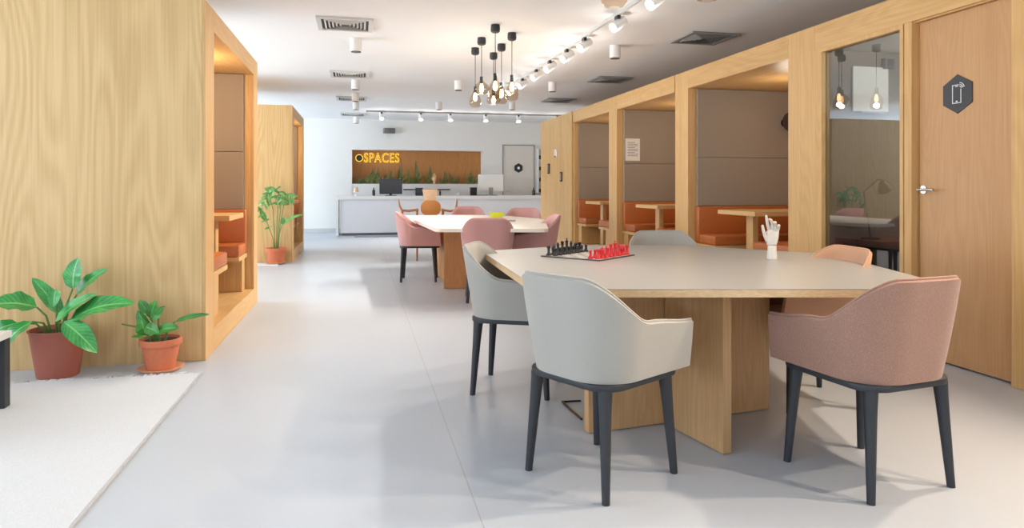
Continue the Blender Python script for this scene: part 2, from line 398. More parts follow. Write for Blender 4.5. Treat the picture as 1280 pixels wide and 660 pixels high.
for i, (nm, ya, yb, where) in enumerate(BOOTHS):
    lab = ['wide oak booth with taupe padded walls next to the glazed phone booth',
           'oak booth with taupe padded walls and a white notice pinned inside',
           'narrow-looking oak booth with taupe padded walls beside the boarded oak end panel'][i]
    t = thing('seating_booth', lab, 'booth', (0, 0, 0), 0, 'oak seating booths along the right side')
    yp = yb + (.325 if i < 2 else .0)
    b = MB(); b.box(XR, XB, ya - .0, yb, 0.001, PLZ, .002); b.obj('plinth', oak_y, t)
    b = MB(); b.box(XR + .02, XB, ya, yb, OPZ, OPZ + .03); b.obj('roof_panel', oak_y, t)
    b = MB(); b.box(XR, XR + .05, ya, yb, OPZ + .001, TOPZ, .002); b.obj('fascia', oak_y, t)
    b = MB(); b.box(XB - .03, XB, ya, yb, PLZ, OPZ); b.obj('back_panel', oak_z, t)
    # the upright between this booth and the next
    if i < 2:
        b = MB(); b.box(XR, XB, yb + .002, yp - .002, 0.001, TOPZ, .002); b.obj('side_wall', oak_z, t)
    else:
        b = MB(); b.box(XR + .03, XB, yb + .001, yb + .06, 0.001, OPZ); b.obj('side_wall', oak_z, t)
    upholstery(t, XR + .10, XB - .04, yb - .001, -1, .93, 1.48, OPZ - .005)
    upholstery(t, XR + .10, XB - .04, ya + .001, 1, .93, 1.48, OPZ - .005)
    row.append(t)
    bench(['orange leather bench along the far wall of the widest-looking booth',
           'orange leather bench below the white notice',
           'orange leather bench in the booth beside the boarded end panel'][i], XR + .08, XB - .05, yb, -1, PLZ, 'orange booth benches')
    bench(['orange leather bench by the thick post, its back turned to the glazed phone booth',
           'orange leather bench facing the white notice across a booth table',
           'orange leather bench hidden partly by the post, opposite the farthest bench'][i], XR + .08, XB - .05, ya, 1, PLZ, 'orange booth benches', .68)
    booth_table(['oak booth table behind the white mannequin hand',
                 'oak booth table in the booth with the white notice',
                 'oak booth table in the booth beside the boarded end panel'][i], XR + .06, XB - .04, (ya + yb) / 2 + .03, PLZ, 'oak booth tables')
# boarded end cabinet
t = thing('booth_end_cabinet', 'tall vertically boarded oak end panel with switch plates', 'cabinet', (0, 0, 0))
ys = 11.495; n = 9; st = (13.59 - ys) / n
b = MB()
for k in range(n): b.box(XR, XB, ys + k * st + .002, ys + (k + 1) * st - .002, 0.001, TOPZ, .004)
b.obj('boarding', oak_z, t)
for (px, py, hw, hh, m, nm, lab) in ((686.5, 211, .035, .10, black_gloss, 'card_reader', 'black card reader on the boarded oak end panel'),
                                     (702, 221, .035, .09, black_gloss, 'intercom_panel', 'black-framed intercom panel on the boarded end, closest to the booths'),
                                     (695, 191, .04, .085, steel, 'thermostat', 'pale metal control box mounted above the black plates')):
    c = at_x(px, py, XR)
    t = thing(nm, lab, 'wall plate', (XR, c.y, c.z))
    b = MB(); hw *= 1.7; b.box(-.018, 0, -hw, hw, -hh, hh, .004); b.obj('case', m, t)
    b = MB(); b.box(-.021, -.0185, -hw * .65, hw * .65, -hh * .7, hh * .75); b.obj('display', plain(nm + '_face', (150, 120, 90) if nm == 'intercom_panel' else (90, 90, 92) if m is black_gloss else (236, 232, 224), .4), t)
# notice on the middle booth wall
c0, c1 = at_y(782, 173, 9.30), at_y(800, 201, 9.30)
t = thing('paper_notice', 'white paper notice pinned to the taupe booth wall', 'notice', ((c0.x + c1.x) / 2, 9.307, (c0.z + c1.z) / 2))
hw, hh = (c1.x - c0.x) / 2, (c0.z - c1.z) / 2
b = MB(); b.box(-hw, hw, -.004, 0, -hh, hh); b.obj('sheet', paper, t)
b = MB()
for k in range(9): b.box(-hw * .7, hw * (.7 if k % 3 else .3), -.005, -.0041, hh * (.62 - k * .15), hh * (.62 - k * .15) + .008)
b.obj('printed_lines', ink, t)
# black wall lamp in the nearest booth
c = at_y(984, 153, 7.06)
t = thing('wall_lamp', 'black round wall lamp on the booth wall by the thick post', 'lamp', (c.x, 7.109, c.z))
b = MB(); b.lathe([(0, 0), (.05, 0), (.05, .02), (0, .02)], mat=Matrix.Rotation(PI / 2, 4, 'X')); b.obj('wall_plate', black_gloss, t, 40)
b = MB(); b.tube([(0, -.018, 0), (0, -.07, 0)], .012); b.obj('arm', black_gloss, t, 40)
b = MB(); b.lathe([(0, 0), (.03, .0), (.10, .05), (.115, .06), (.11, .062), (.09, .055), (0, .02)], mat=Matrix.Translation((0, -.065, 0)) @ Matrix.Rotation(PI / 2, 4, 'X')); b.obj('shade', plain('plum_black', (58, 46, 58), .4), t, 40)

# ================================================================= PHONE BOOTH (glazed box with the door)
YG0, YG1 = 4.02, 4.84
t = thing('phone_booth', 'oak-framed phone booth with tall glass pane and plain oak door', 'phone booth', (0, 0, 0))
b = MB(); b.box(XR, XB, 4.93, 5.282, 0.001, TOPZ, .002); b.obj('side_wall', oak_z, t)
b = MB(); b.box(XR, XR + .09, 1.2, 4.929, OPZ + .001, TOPZ, .002); b.obj('fascia', oak_y, t)
b = MB(); b.box(XR, XR + .12, 3.92, YG0 - .035, 0.001, OPZ, .002); b.obj('mullion', oak_z, t)
b = MB(); b.box(XR, XR + .10, 1.2, 3.195, 0.001, OPZ, .002); b.obj('side_panel', oak_z, t)
b = MB(); b.box(XB - .05, XB, 1.2, 4.925, 0.001, OPZ); b.obj('back_wall', plain('booth_wall_grey', (150, 146, 142), .8), t)
b = MB(); b.box(XR + .09, XB - .05, 4.88, 4.929, 0.001, OPZ); b.obj('inner_wall', plain('booth_wall_taupe', (120, 112, 104), .8), t)
b = MB(); b.box(XR + .1, XB, 1.2, 4.925, OPZ + .002, OPZ + .05); b.obj('roof_panel', white_paint, t)
b = MB(); b.box(XR + .02, XR + .10, 3.196, 3.919, 2.2565, 2.2658); b.obj('door_header', oak_y, t)
w1 = bpy.data.objects.new('window_1', None); C.objects.link(w1); struct(w1)
b = MB()
b.box(XR - .004, XR + .07, YG1, 4.925, .001, OPZ); b.box(XR - .004, XR + .07, YG0 - .03, YG0, .001, OPZ)
b.box(XR - .004, XR + .07, YG0, YG1, 2.235, OPZ); b.box(XR - .004, XR + .07, YG0, YG1, .001, .12)
b.obj('window_frame', oak_z, w1)
b = MB(); b.box(XR + .035, XR + .047, YG0, YG1, .12, 2.235); b.obj('window_pane', pane_glass, w1)
d1 = bpy.data.objects.new('door_1', None); C.objects.link(d1); struct(d1)
XD = XR + .05
b = MB(); b.box(XD, XD + .045, 3.205, 3.905, .012, 2.255, .002); b.obj('door_leaf', door_oak, d1)
YZ = Matrix.Rotation(-PI / 2, 4, 'Y')       # local z points to -X
hy, hz = 3.60, 1.735
b = MB(); b.prism(hexagon(.124), 0, .008, .001, mat=Matrix.Translation((XD, hy, hz)) @ YZ @ Matrix.Rotation(PI / 2, 4, 'Z')); sg = b.obj('door_sign', navy, d1)
def icon(pts, r, z=0): return [(XD - .0095, hy - p[0], hz + p[1]) for p in pts]
b = MB()
def outline(p, wd):
    for (x0, x1, z0, z1) in p: b.box(XD - .0105, XD - .0082, hy - x1, hy - x0, hz + z0, hz + z1)
outline([(-.035, -.031, -.055, .055), (.027, .031, -.055, .03), (-.035, .031, -.059, -.055), (-.035, .012, .055, .059), (-.012, .008, .046, .05), (-.008, .004, -.05, -.043)], 0)
for rr in (.014, .025, .036):
    pts = [(XD - .0095, hy - (.018 + rr * math.cos(a)), hz + .033 + rr * math.sin(a)) for a in [math.radians(10 + 75 * k / 8) for k in range(9)]]
    b.tube(pts, .0022, 6)
b.obj('phone_icon', white_ink, sg)
b = MB(); b.lathe([(0, 0), (.027, 0), (.027, .01), (0, .01)], mat=Matrix.Translation((XD - .0005, 3.865, 1.128)) @ YZ); b.tube([(XD - .008, 3.865, 1.128), (XD - .055, 3.865, 1.128), (XD - .055, 3.85, 1.128), (XD - .055, 3.735, 1.128)], .0095, 10)
b.obj('door_handle', steel, d1, 40)
# inside the phone booth
t = thing('wall_desk', 'dark brown wall desk inside the glazed phone booth', 'desk', (4.3, 4.60, 0))
b = MB(); b.box(-.5, .7, -.25, .27, .70, .735, .003); b.obj('desktop', plain('walnut', (110, 70, 46), .4), t)
for x_ in (-.45, .6):
    b = MB(); b.box(x_, x_ + .04, -.2, .25, .001, .70); b.obj('leg', black_plastic, t)
t = thing('desk_lamp', 'black desk lamp seen through the phone booth glass', 'lamp', (3.92, 4.62, .736))
b = MB(); b.lathe([(0, 0), (.07, 0), (.07, .012), (.012, .018), (0, .018)]); b.obj('base', black_gloss, t, 40)
b = MB(); b.tube([(0, 0, .017), (-.06, 0, .37), (.06, -.01, .47), (.11, -.02, .46)], .006, 8); b.obj('arm', black_gloss, t, 40)
b = MB(); b.lathe([(.018, .08), (.04, .055), (.065, 0), (.062, 0), (.035, .05), (0, .065)], mat=Matrix.Translation((.13, -.02, .385)) @ Matrix.Rotation(-.55, 4, 'Y')); b.obj('lamp_shade', black_gloss, t, 40)
t = thing('white_board', 'pale writing board behind the phone booth glass', 'board', (4.13, 4.879, 1.955))
b = MB(); b.box(-.17, .17, -.018, 0, -.185, .185, .003); b.obj('board', white_plastic, t)
b = MB(); b.box(-.1, .13, -.03, -.0185, -.2, -.185); b.obj('pen_tray', grey_metal, t)
t = thing('wall_speaker', 'small dark speaker box high in the corner of the phone booth', 'speaker', (4.29, 4.879, 2.17))
b = MB(); b.box(-.045, .045, -.05, 0, -.045, .045, .005); b.obj('case', plain('box_grey', (92, 90, 88), .6), t)
b = MB(); b.box(-.03, .03, -.053, -.0505, -.03, .03); b.obj('grille', black_plastic, t)
t = thing('wall_socket', 'dark square socket plate above the desk in the phone booth', 'socket', (3.86, 4.879, 1.02))
b = MB(); b.box(-.035, .035, -.012, 0, -.04, .04, .003); b.obj('plate', plain('socket_grey', (88, 86, 84), .5), t)

# ================================================================= LEFT PODS
def left_pod(y0, y1, ya, yb, xb, lab, labs):
    X = XL; top, opz, pl = 2.38, 2.225, .165
    t = thing('seating_pod', lab, 'pod', (0, 0, 0), 0, 'oak seating pods on the left')
    b = MB(); b.box(xb, X - .021, y0, y0 + .04, 0.001, top); b.obj('end_panel', pale_oak, t)
    b = MB(); b.box(X - .02, X, y0, ya, 0.001, top, .002); b.box(X - .9, X - .02, ya - .02, ya, pl, opz)
    b.obj('near_jamb', oak_z, t)
    b = MB(); b.box(X - .02, X, yb, y1, 0.001, top, .002); b.obj('far_jamb', oak_z, t)
    b = MB(); b.box(xb, X - .021, y1 - .04, y1, 0.001, top); b.obj('end_panel', pale_oak, t)
    b = MB(); b.box(xb, X - .021, yb, y1 - .041, pl, opz); b.obj('inner_wall', oak_z, t)
    b = MB(); b.box(X - .05, X, ya + .001, yb - .001, opz, top, .002); b.obj('fascia', oak_y, t)
    b = MB(); b.box(xb, X - .05, y0 + .041, y1 - .041, opz + .001, opz + .04); b.obj('roof_panel', oak_y, t)
    b = MB(); b.box(xb, X, ya, yb, 0.001, pl, .002); b.obj('plinth', oak_y, t)
    b = MB(); b.box(xb, xb + .04, y0 + .05, y1 - .05, 0.001, top); b.obj('back_panel', oak_z, t)
    upholstery(t, max(xb + .05, X - 1.62), X - .09, yb - .001, -1, .93, 1.48, opz - .005)
    b = MB(); b.lathe([(0, 0), (.05, 0), (.05, -.02), (0, -.02)], c=(X - .45, (ya + yb) / 2, opz)); b.obj('ceiling_spot', lamp_face, t, 40)
    light('pod_spot', 'POINT', (X - .45, (ya + yb) / 2, opz - .25), 26, (1, .78, .52), shadow_soft_size=.05)
    bench(labs[0], X - .06, X - 1.6, yb, -1, pl, 'orange pod benches')
    bench(labs[1], X - .06, X - 1.6, ya, 1, pl, 'orange pod benches', .84)
    booth_table(labs[2], X - .05, X - 1.6, (ya + yb) / 2 + .29, pl, 'oak pod tables')
left_pod(4.834, 7.18, 5.10, 6.95, -5.2, 'large pale oak seating pod behind the potted plants',
         ('orange leather bench against the far wall of the large left pod', 'orange leather bench near the opening edge of the large left pod', 'oak table just inside the large left pod'))
left_pod(10.81, 13.0, 11.07, 12.77, -3.6, 'farther oak seating pod behind the small palm',
         ('orange leather bench on the far wall of the pod behind the small palm', 'orange leather bench on the near side of the pod behind the small palm', 'oak table inside the pod behind the small palm'))

# ================================================================= SHELL ARMCHAIRS
def sstep(a, c, x): x = max(0, min(1, (x - a) / (c - a))); return x * x * (3 - 2 * x)
CH_A, CH_R = .215, .13
def shell_bm():
    path = []                              # unit U path, (x, y, corner normal)
    a, r = 1.0, .72
    N = 14
    for k in range(N): path.append((1 - (2 - r) * k / (N - 1) * 1.0, -1.0, 0, -1))
    for k in range(1, 13):
        an = math.radians(270 - 90 * k / 12)
        path.append((-1 + r + r * math.cos(an), -1 + r + r * math.sin(an), math.cos(an), math.sin(an)))
    for k in range(1, 9): path.append((-1, -1 + r + (2 - 2 * r) * k / 9, -1, 0))
    for k in range(0, 13):
        an = math.radians(180 - 90 * k / 12)
        path.append((-1 + r + r * math.cos(an), 1 - r + r * math.sin(an), math.cos(an), math.sin(an)))
    for k in range(1, N): path.append((-1 + r + (2 - r) * k / (N - 1), 1.0, 0, 1))
    zb = .425; M = 10
    out, inn = [], []
    for (px, py, nx, ny) in path:
        # distance along the rim from the middle of the back
        if px < -.9999 and abs(py) <= 1 - r: dd = abs(py)
        elif abs(py) > .9999: dd = (1 - r) + r * PI / 2 + (px + 1 - r)
        else: dd = (1 - r) + r * math.atan2(abs(py) - 1 + r, max(1e-6, -(px + 1 - r)))
        zt = .636 + .172 * (1 - sstep(.50, 1.62, dd)) - .026 * sstep(1.6, 2.7, dd)
        co, ci = [], []
        for j in range(M + 1):
            z = zb + (zt - zb) * j / M; t = (z - zb) / .375
            fl = 1 - (1 - min(1, t)) ** 1.6
            sy = .234 + .046 * fl
            sx = (.234 + .060 * t) if px < 0 else .234 + (.040 - .020 * min(1, t / .5)) * min(1, px * 1.2)
            p = Vector((px * sx, py * sy, z))
            nn = Vector((nx, ny, 0)).normalized()
            co.append(p); ci.append(p - nn * .026)
        out.append(co); inn.append(ci)
    b = MB(); bm = b.bm
    vo = [[bm.verts.new(p) for p in c] for c in out]; vi = [[bm.verts.new(p) for p in c] for c in inn]
    vr = [bm.verts.new((o[-1] + i[-1]) / 2 + Vector((0, 0, .009))) for o, i in zip(out, inn)]
    for i in range(len(path) - 1):
        for j in range(M):
            bm.faces.new((vo[i][j], vo[i + 1][j], vo[i + 1][j + 1], vo[i][j + 1]))
            bm.faces.new((vi[i + 1][j], vi[i][j], vi[i][j + 1], vi[i + 1][j + 1]))
        bm.faces.new((vo[i][M], vo[i + 1][M], vr[i + 1], vr[i])); bm.faces.new((vr[i], vr[i + 1], vi[i + 1][M], vi[i][M]))
        bm.faces.new((vo[i + 1][0], vo[i][0], vi[i][0], vi[i + 1][0]))
    for i in (0, -1):
        for j in range(M): bm.faces.new((vo[i][j], vo[i][j + 1], vi[i][j + 1], vi[i][j]))
        bm.faces.new((vo[i][M], vr[i], vi[i][M]))
    b.rim = [tuple(v.co - Vector((0, 0, .004))) for v in vr]
    return b
def make_chair(label, fab, group):
    t = thing('shell_armchair', label, 'chair', (0, 0, 0), 0, group)
    sb = shell_bm(); rim = sb.rim; bk = sb.obj('backrest', fab, t, 60)
    b = MB(); b.tube([(p[0], p[1], p[2] + .004) for p in rim], .0055, 6); b.obj('piping', fab, bk, 80)
    b = MB(); b.prism(rrect(.205, .19, .07), .432, .482, .015); b.obj('seat', fab, t, 50)
    b = MB(); b.prism(rrect(.242, .226, .10, 6, .014), .400, .4245, .004); b.obj('frame', black_plastic, t, 40)
    for sx in (-1, 1):
        for sy in (-1, 1):
            b = MB()
            pts, rd = [], []
            for k in range(7):
                u = k / 6; z = .402 * (1 - u)
                pts.append((sx * (.182 + .026 * u), sy * (.178 + .026 * u), z)); rd.append(.0275 - .0045 * u / .2 if u < .2 else .023 - .008 * (u - .2) / .8)
            b.tube(pts, rd, 10); b.obj('leg', black_plastic, t, 50)
    return t
def deg(x): return math.radians(x)
gA = 'grey shell armchairs at the near table'
cA = make_chair('warm grey shell armchair in front of the big table, its back to the viewer', grey_fab, gA)
cA.location = (.952, 2.61, 0); cA.rotation_euler = (0, 0, deg(29))
dup(cA, (.885, 3.82, 0), deg(-25), 'grey shell armchair at the table corner nearest the chessboard, seen side-on')
dup(cA, (2.14, 4.45, 0), deg(-98), 'grey shell armchair tucked behind the big table, only its curved top showing')
cC = make_chair('dusty pink-brown shell armchair at the right end of the big table, outer side showing', tan_fab, 'pink-brown shell armchairs at the near table')
cC.location = (1.98, 2.36, 0); cC.rotation_euler = (0, 0, deg(98))
cD = make_chair('peach shell armchair between the big table and the glass pane', orange_tan_fab, 'pink-brown shell armchairs at the near table')
cD.location = (2.35, 3.25, 0); cD.rotation_euler = (0, 0, deg(175))
gP = 'pink shell armchairs around the far white table'
cP = make_chair('pink shell armchair on the aisle side of the white table', pink_fab, gP)
cP.location = (.72, 8.43, 0); cP.rotation_euler = (0, 0, deg(-8)); cP.scale = (1, 1, 1.025)
dup(cP, (1.27, 6.83, 0), deg(82), 'pink shell armchair with its rounded back hiding the front edge of the white table')
dup(cP, (1.86, 7.27, 0), deg(176), 'pink shell armchair on the booth side of the white table')
dup(cP, (1.60, 10.13, 0), deg(-97), 'pink shell armchair behind the white table, next to the wooden armchair')
dup(cP, (2.20, 9.28, 0), deg(-115), 'pink shell armchair behind the white table, next to the boarded end panel')

# ================================================================= BIG TABLES
def big_table(label, poly, panels, top_mat, edge_mat, leg_mat, z=.74):
    cx = sum(p[0] for p in poly) / len(poly); cy = sum(p[1] for p in poly) / len(poly)
    t = thing('meeting_table', label, 'table', (cx, cy, 0))
    pl = [(p[0] - cx, p[1] - cy) for p in poly]
    b = MB(); b.prism(round_poly(pl, .10), z - .034, z - .004); b.obj('plywood_core', edge_mat, t)
    b = MB(); b.prism(round_poly(pl, .10), z - .0035, z, .001); b.obj('tabletop', top_mat, t)
    for (p0, p1, th) in panels:
        a, c = Vector((p0[0] - cx, p0[1] - cy, 0)), Vector((p1[0] - cx, p1[1] - cy, 0)); d = c - a
        m = Matrix.Translation(a) @ Matrix.Rotation(math.atan2(d.y, d.x), 4, 'Z')
        b = MB(); b.box(0, d.length, -th / 2, th / 2, .004, z - .035, .002, mat=m); b.obj('leg_panel', leg_mat, t)
    return t
T1 = [(.70, 2.64), (2.36, 2.27), (2.80, 3.62), (2.22, 4.38), (1.50, 4.56), (.755, 4.26)]
big_table('large grey-topped many-sided table with crossed oak panel legs', T1,
          [((1.035, 3.035), (2.06, 3.165), .045), ((1.541, 2.655), (1.462, 3.06), .045), ((1.452, 3.115), (1.27, 4.0), .045)], laminate, ply_edge, table_oak)
T2 = [(.742, 6.76), (1.825, 6.50), (2.33, 8.5), (2.08, 9.5), (1.65, 9.98), (.635, 10.05)]
big_table('white-topped many-sided table with warm oak legs farther down the room', T2,
          [((.93, 7.65), (1.9, 7.45), .05), ((1.1, 7.72), (.98, 9.0), .05), ((1.2, 7.56), (1.28, 7.1), .05)], laminate_white, laminate_white, table2_oak, .73)

# ---- chess
zt = .741
Fc, Lc, Rc = at_z(750, 326.5, zt), at_z(672, 321, zt), at_z(795, 319, zt)
u = (Rc - Fc); ang = math.atan2(u.y, u.x); S = .40
t = thing('chess_board', 'dark-edged chessboard set out on the grey table', 'chessboard', (Fc.x, Fc.y, zt), ang)
b = MB(); b.box(0, S, 0, S, 0, .006, .001); b.obj('board', plain('board_edge', (70, 66, 62), .5), t)
q = S / 8 * .95; o0 = S * .025
for par, m, nm in ((0, plain('board_light', (186, 180, 170), .4), 'light_squares'), (1, plain('board_dark', (128, 122, 114), .4), 'dark_squares')):
    b = MB()
    for i in range(8):
        for j in range(8):
            if (i + j) % 2 == par: b.box(o0 + i * q, o0 + (i + 1) * q, o0 + j * q, o0 + (j + 1) * q, .006, .0066)
    b.obj(nm, m, t)
BASE = [(0, 0), (.0155, 0), (.0155, .006), (.012, .010), (.0085, .016)]
def piece_bm(kind):
    b = MB()
    if kind == 'pawn': b.lathe(BASE + [(.006, .026), (.0095, .029), (.006, .031), (.0095, .038), (.007, .045), (0, .048)], seg=14)
    if kind == 'rook': b.lathe(BASE + [(.0085, .040), (.012, .043), (.012, .054), (.008, .054), (.008, .049), (0, .049)], seg=14)
    if kind == 'knight':
        b.lathe(BASE + [(.009, .022), (0, .022)], seg=14)
        b.prism([(-.010, 0), (.010, 0), (.011, .016), (.006, .024), (.015, .022), (.017, .028), (.008, .038), (.002, .043), (-.004, .038), (-.011, .022)], -.006, .006, .002, mat=Matrix.Translation((0, 0, .02)) @ Matrix.Rotation(PI / 2, 4, 'X'))
    if kind == 'bishop': b.lathe(BASE + [(.0065, .04), (.0105, .043), (.006, .046), (.0095, .054), (.006, .064), (.002, .067), (.003, .070), (0, .072)], seg=14)
    if kind == 'queen': b.lathe(BASE + [(.0075, .05), (.0115, .054), (.007, .057), (.012, .071), (.009, .072), (.004, .076), (0, .078)], seg=14)
    if kind == 'king':
        b.lathe(BASE + [(.0075, .052), (.012, .056), (.0075, .059), (.011, .074), (.004, .078), (0, .078)], seg=14)
        b.box(-.002, .002, -.002, .002, .077, .090); b.box(-.006, .006, -.002, .002, .081, .085)
    return b
R = Matrix.Rotation(ang, 4, 'Z')
def cell(i, j): return Vector((Fc.x, Fc.y, zt + .0067)) + R @ Vector((o0 + (i + .5) * q, o0 + (j + .5) * q, 0))
order = ['rook', 'knight', 'bishop', 'queen', 'king', 'bishop', 'knight', 'rook']
for side, col, mt, jr, jp in (('red', 'red', red_gloss, 0, 1), ('black', 'black', black_gloss, 7, 6)):
    proto = {}
    for i in range(8):
        for kind, j in ((order[i], jr), ('pawn', jp)):
            if kind not in proto:
                o = piece_bm(kind).obj('chess_' + kind, mt, None, 40); proto[kind] = o
            else:
                o = proto[kind].copy(); C.objects.link(o)
            o.location = cell(i, j); o.rotation_euler = (0, 0, ang + (PI / 2 if side == 'red' else -PI / 2))
            if kind in ('king', 'queen'): tag(o, {'king': f'tall {col} chess king topped with a cross', 'queen': f'tall {col} chess queen beside the {col} king'}[kind], 'chess piece', f'{col} chess pieces')
            elif kind == 'pawn': tag(o, f'small {col} chess pawn in the row before the {col} pieces', 'chess piece', f'{col} chess pawns')
            else: tag(o, f'{col} chess {kind} in the back row of {col} pieces', 'chess piece', f'{col} chess {kind}s')

# ---- mannequin hand
hb = at_z(965, 324, .741)
t = thing('mannequin_hand', 'white mannequin hand standing on the grey table, fingers up', 'ornament', hb, YAW * -1)
b = MB(); b.lathe([(0, 0), (.027, 0), (.027, .004), (.023, .075), (.020, .078), (0, .078)], seg=20); b.obj('base', plaster, t, 40)
def skin_obj(name, verts, edges, rads, mat, parent):
    me = bpy.data.meshes.new(name); me.from_pydata(verts, edges, []); o = bpy.data.objects.new(name, me); C.objects.link(o)
    sk = o.modifiers.new('Skin', 'SKIN'); sk.use_smooth_shade = True
    for v, r in zip(me.skin_vertices[0].data, rads): v.radius = r if isinstance(r, tuple) else (r, r)
    me.skin_vertices[0].data[0].use_root = True
    o.modifiers.new('Sub', 'SUBSURF').levels = 2; o.modifiers['Sub'].render_levels = 2
    dg = bpy.context.evaluated_depsgraph_get(); m2 = bpy.data.meshes.new_from_object(o.evaluated_get(dg))
    bpy.data.objects.remove(o); o = bpy.data.objects.new(name, m2); C.objects.link(o); m2.materials.append(mat)
    for p in m2.polygons: p.use_smooth = True
    o.parent = parent; return o
b = MB()
b.bm.free()
# palm as a flattened, tapered block with rounded edges, five separate fingers rooted in it
pm = MB()
prof = [(-.026, .08), (.024, .08), (.034, .12), (.037, .155), (-.020, .168), (-.034, .15), (-.032, .11)]
pm.prism(prof, -.013, .013, .006, mat=Matrix.Rotation(PI / 2, 4, 'X'))
palm = pm.obj('palm', plaster, t, 60)
FING = [[(-.016, 0, .158), (-.026, -.004, .195), (-.032, -.008, .220), (-.036, -.010, .244)],
        [(.000, 0, .160), (-.002, -.006, .200), (-.014, -.022, .220), (-.026, -.030, .226)],
        [(.014, 0, .158), (.018, -.006, .192), (.008, -.026, .208), (-.004, -.036, .208)],
        [(.026, 0, .150), (.034, -.006, .176), (.030, -.022, .190), (.022, -.032, .188)],
        [(-.026, 0, .106), (-.044, -.008, .134), (-.054, -.014, .164), (-.060, -.018, .190)]]
for k, f in enumerate(FING):
    r = [.0095, .0085, .0078, .0062] if k < 4 else [.012, .0095, .0085, .0065]
    m = MB(); pts = []; rr = []
    for a in range(len(f) - 1):
        for s_ in range(4):
            u_ = s_ / 4; pts.append(Vector(f[a]).lerp(Vector(f[a + 1]), u_)); rr.append(r[a] * (1 - u_) + r[a + 1] * u_)
    pts.append(Vector(f[-1])); rr.append(r[-1]); d = (Vector(f[-1]) - Vector(f[-2])).normalized()
    pts.append(Vector(f[-1]) + d * .004); rr.append(r[-1] * .6)
    m.tube(pts, rr, 10); m.obj('thumb' if k == 4 else 'finger', plaster, palm, 80)

# ---- things on the white table
c = at_z(621, 273.5, .731)
t = thing('serving_dish', 'lime green dish on the white table', 'dish', c, -YAW)
b = MB(); b.lathe([(0, 0), (.10, 0), (.105, .012), (.128, .078), (.128, .084), (.118, .084), (.10, .014), (0, .012)], seg=4, mat=Matrix.Rotation(PI / 4, 4, 'Z')); b.obj('dish', lime, t)
c = at_z(630, 277, .731)
b = MB(); b.box(-.025, .025, -.02, .02, 0, .022, .003); tag(b.obj('stapler', black_gloss, None, None, c), 'small black gadget beside the lime dish', 'gadget')
c = at_z(640, 276.5, .731)
b = MB(); b.lathe([(.028, 0), (.042, 0), (.045, .012), (.042, .016), (.036, .012), (.028, .012), (.028, 0)], seg=24); tag(b.obj('ring_tray', grey_metal, None, 40, c), 'small grey ring-shaped dish right of the lime dish', 'tray')

# ---- wooden armchair behind the white table
c = at_z(538, 268, .70); ctr = Vector((.98, 10.6, 0))
def wx(px, py): return at_y(px, py, 10.6) - ctr
t = thing('wooden_armchair', 'wooden armchair with caramel leather oval back behind the white table', 'chair', ctr)
p = wx(538.5, 260)
b = MB(); b.prism(rrect(.155, .115, .10, 8), -.02, .02, .008, mat=Matrix.Translation((p.x, 0, p.z)) @ Matrix.Rotation(PI / 2, 4, 'X')); b.obj('backrest', leather_back, t, 40)
p2 = wx(538, 244)
b = MB(); b.prism([(-.09, -.09), (.09, -.09), (.12, .09), (-.12, .09)], -.015, .015, .006, mat=Matrix.Translation((p2.x, .05, p2.z)) @ Matrix.Rotation(PI / 2, 4, 'X')); b.obj('headrest', peach, t, 40)
for s, xs in ((-1, (503, 523)), (1, (570, 552))):
    a0, a1 = wx(xs[0], 263), wx(xs[1], 262)
    b = MB(); b.tube([(a1.x, .0, a1.z), ((a0.x * .6 + a1.x * .4), .02, a0.z - .01), (a0.x, .06, a0.z), (a0.x + s * .03, .16, a0.z + .06), (a0.x + s * .045, .2, a0.z + .17)], [.02, .019, .018, .016, .010], 10); b.obj('arm', arm_wood, t, 60)
    for (y_, x_) in ((.03, a0.x), (.0, a1.x - s * -.02)):
        b = MB(); b.tube([(x_, y_, a0.z), (x_ * 1.0, y_, 0)], [.019, .014], 10); b.obj('leg', arm_wood, t, 60)
    b = MB()
b = MB(); b.box(-.30, .30, .03, .55, .40, .46, .02); b.obj('seat', leather_back, t, 40)
for s in (-1, 1):
    b = MB(); b.tube([(s * .27, .5, .41), (s * .29, .53, 0)], [.019, .014], 10); b.obj('leg', arm_wood, t, 60)

# ================================================================= RECEPTION
CY = 16.336
t = thing('reception_counter', 'long white reception counter in front of the plant niche', 'counter', (2.2, CY, 0))
x0, x1 = -.525 - 2.2, 5.2 - 2.2
b = MB(); b.box(x0 + .10, x1, .05, .09, .06, .84); b.box(x0 + .10, x0 + .14, .09, .72, .06, .84); b.obj('front_panel', plain('counter_front', (226, 228, 234), .4, noise=.01), t)
b = MB(); b.box(x0 + .14, x1, .10, .70, .001, .058); b.obj('toe_kick', plain('kick_grey', (120, 122, 126), .6), t)
b = MB(); b.box(x0, x1, 0, .75, .84, .925, .006); b.obj('countertop', counter_white, t)
b = MB(); b.box(x0, x0 + .06, 0, .75, .001, .839, .004); b.obj('end_panel', counter_white, t)
ct = .926
t = thing('floor_mat', 'thin grey mat lying before the reception counter', 'mat', (.55, 15.9, 0))
b = MB(); b.box(-.65, .65, -.12, .12, .001, .008, .002); b.obj('mat', plain('mat_grey', (150, 150, 150), .9), t)
def pc(px, py, Y=16.7): v = at_y(px, py, Y); return v
# black monitor
c = pc(488.5, 243)
t = thing('monitor', 'black computer monitor on the reception counter under the yellow sign', 'monitor', (c.x, 16.7, ct))
b = MB(); b.box(-.27, .27, -.02, .02, .04, .40, .008); b.obj('housing', dark_screen, t)
b = MB(); b.box(-.255, .255, -.023, -.0205, .065, .385); b.obj('screen', plain('screen_back', (52, 55, 62), .3), t)
b = MB(); b.box(-.03, .03, 0.021, .05, .012, .2, .003); b.box(-.13, .13, -.08, .1, 0, .012, .003); b.obj('stand', black_gloss, t)
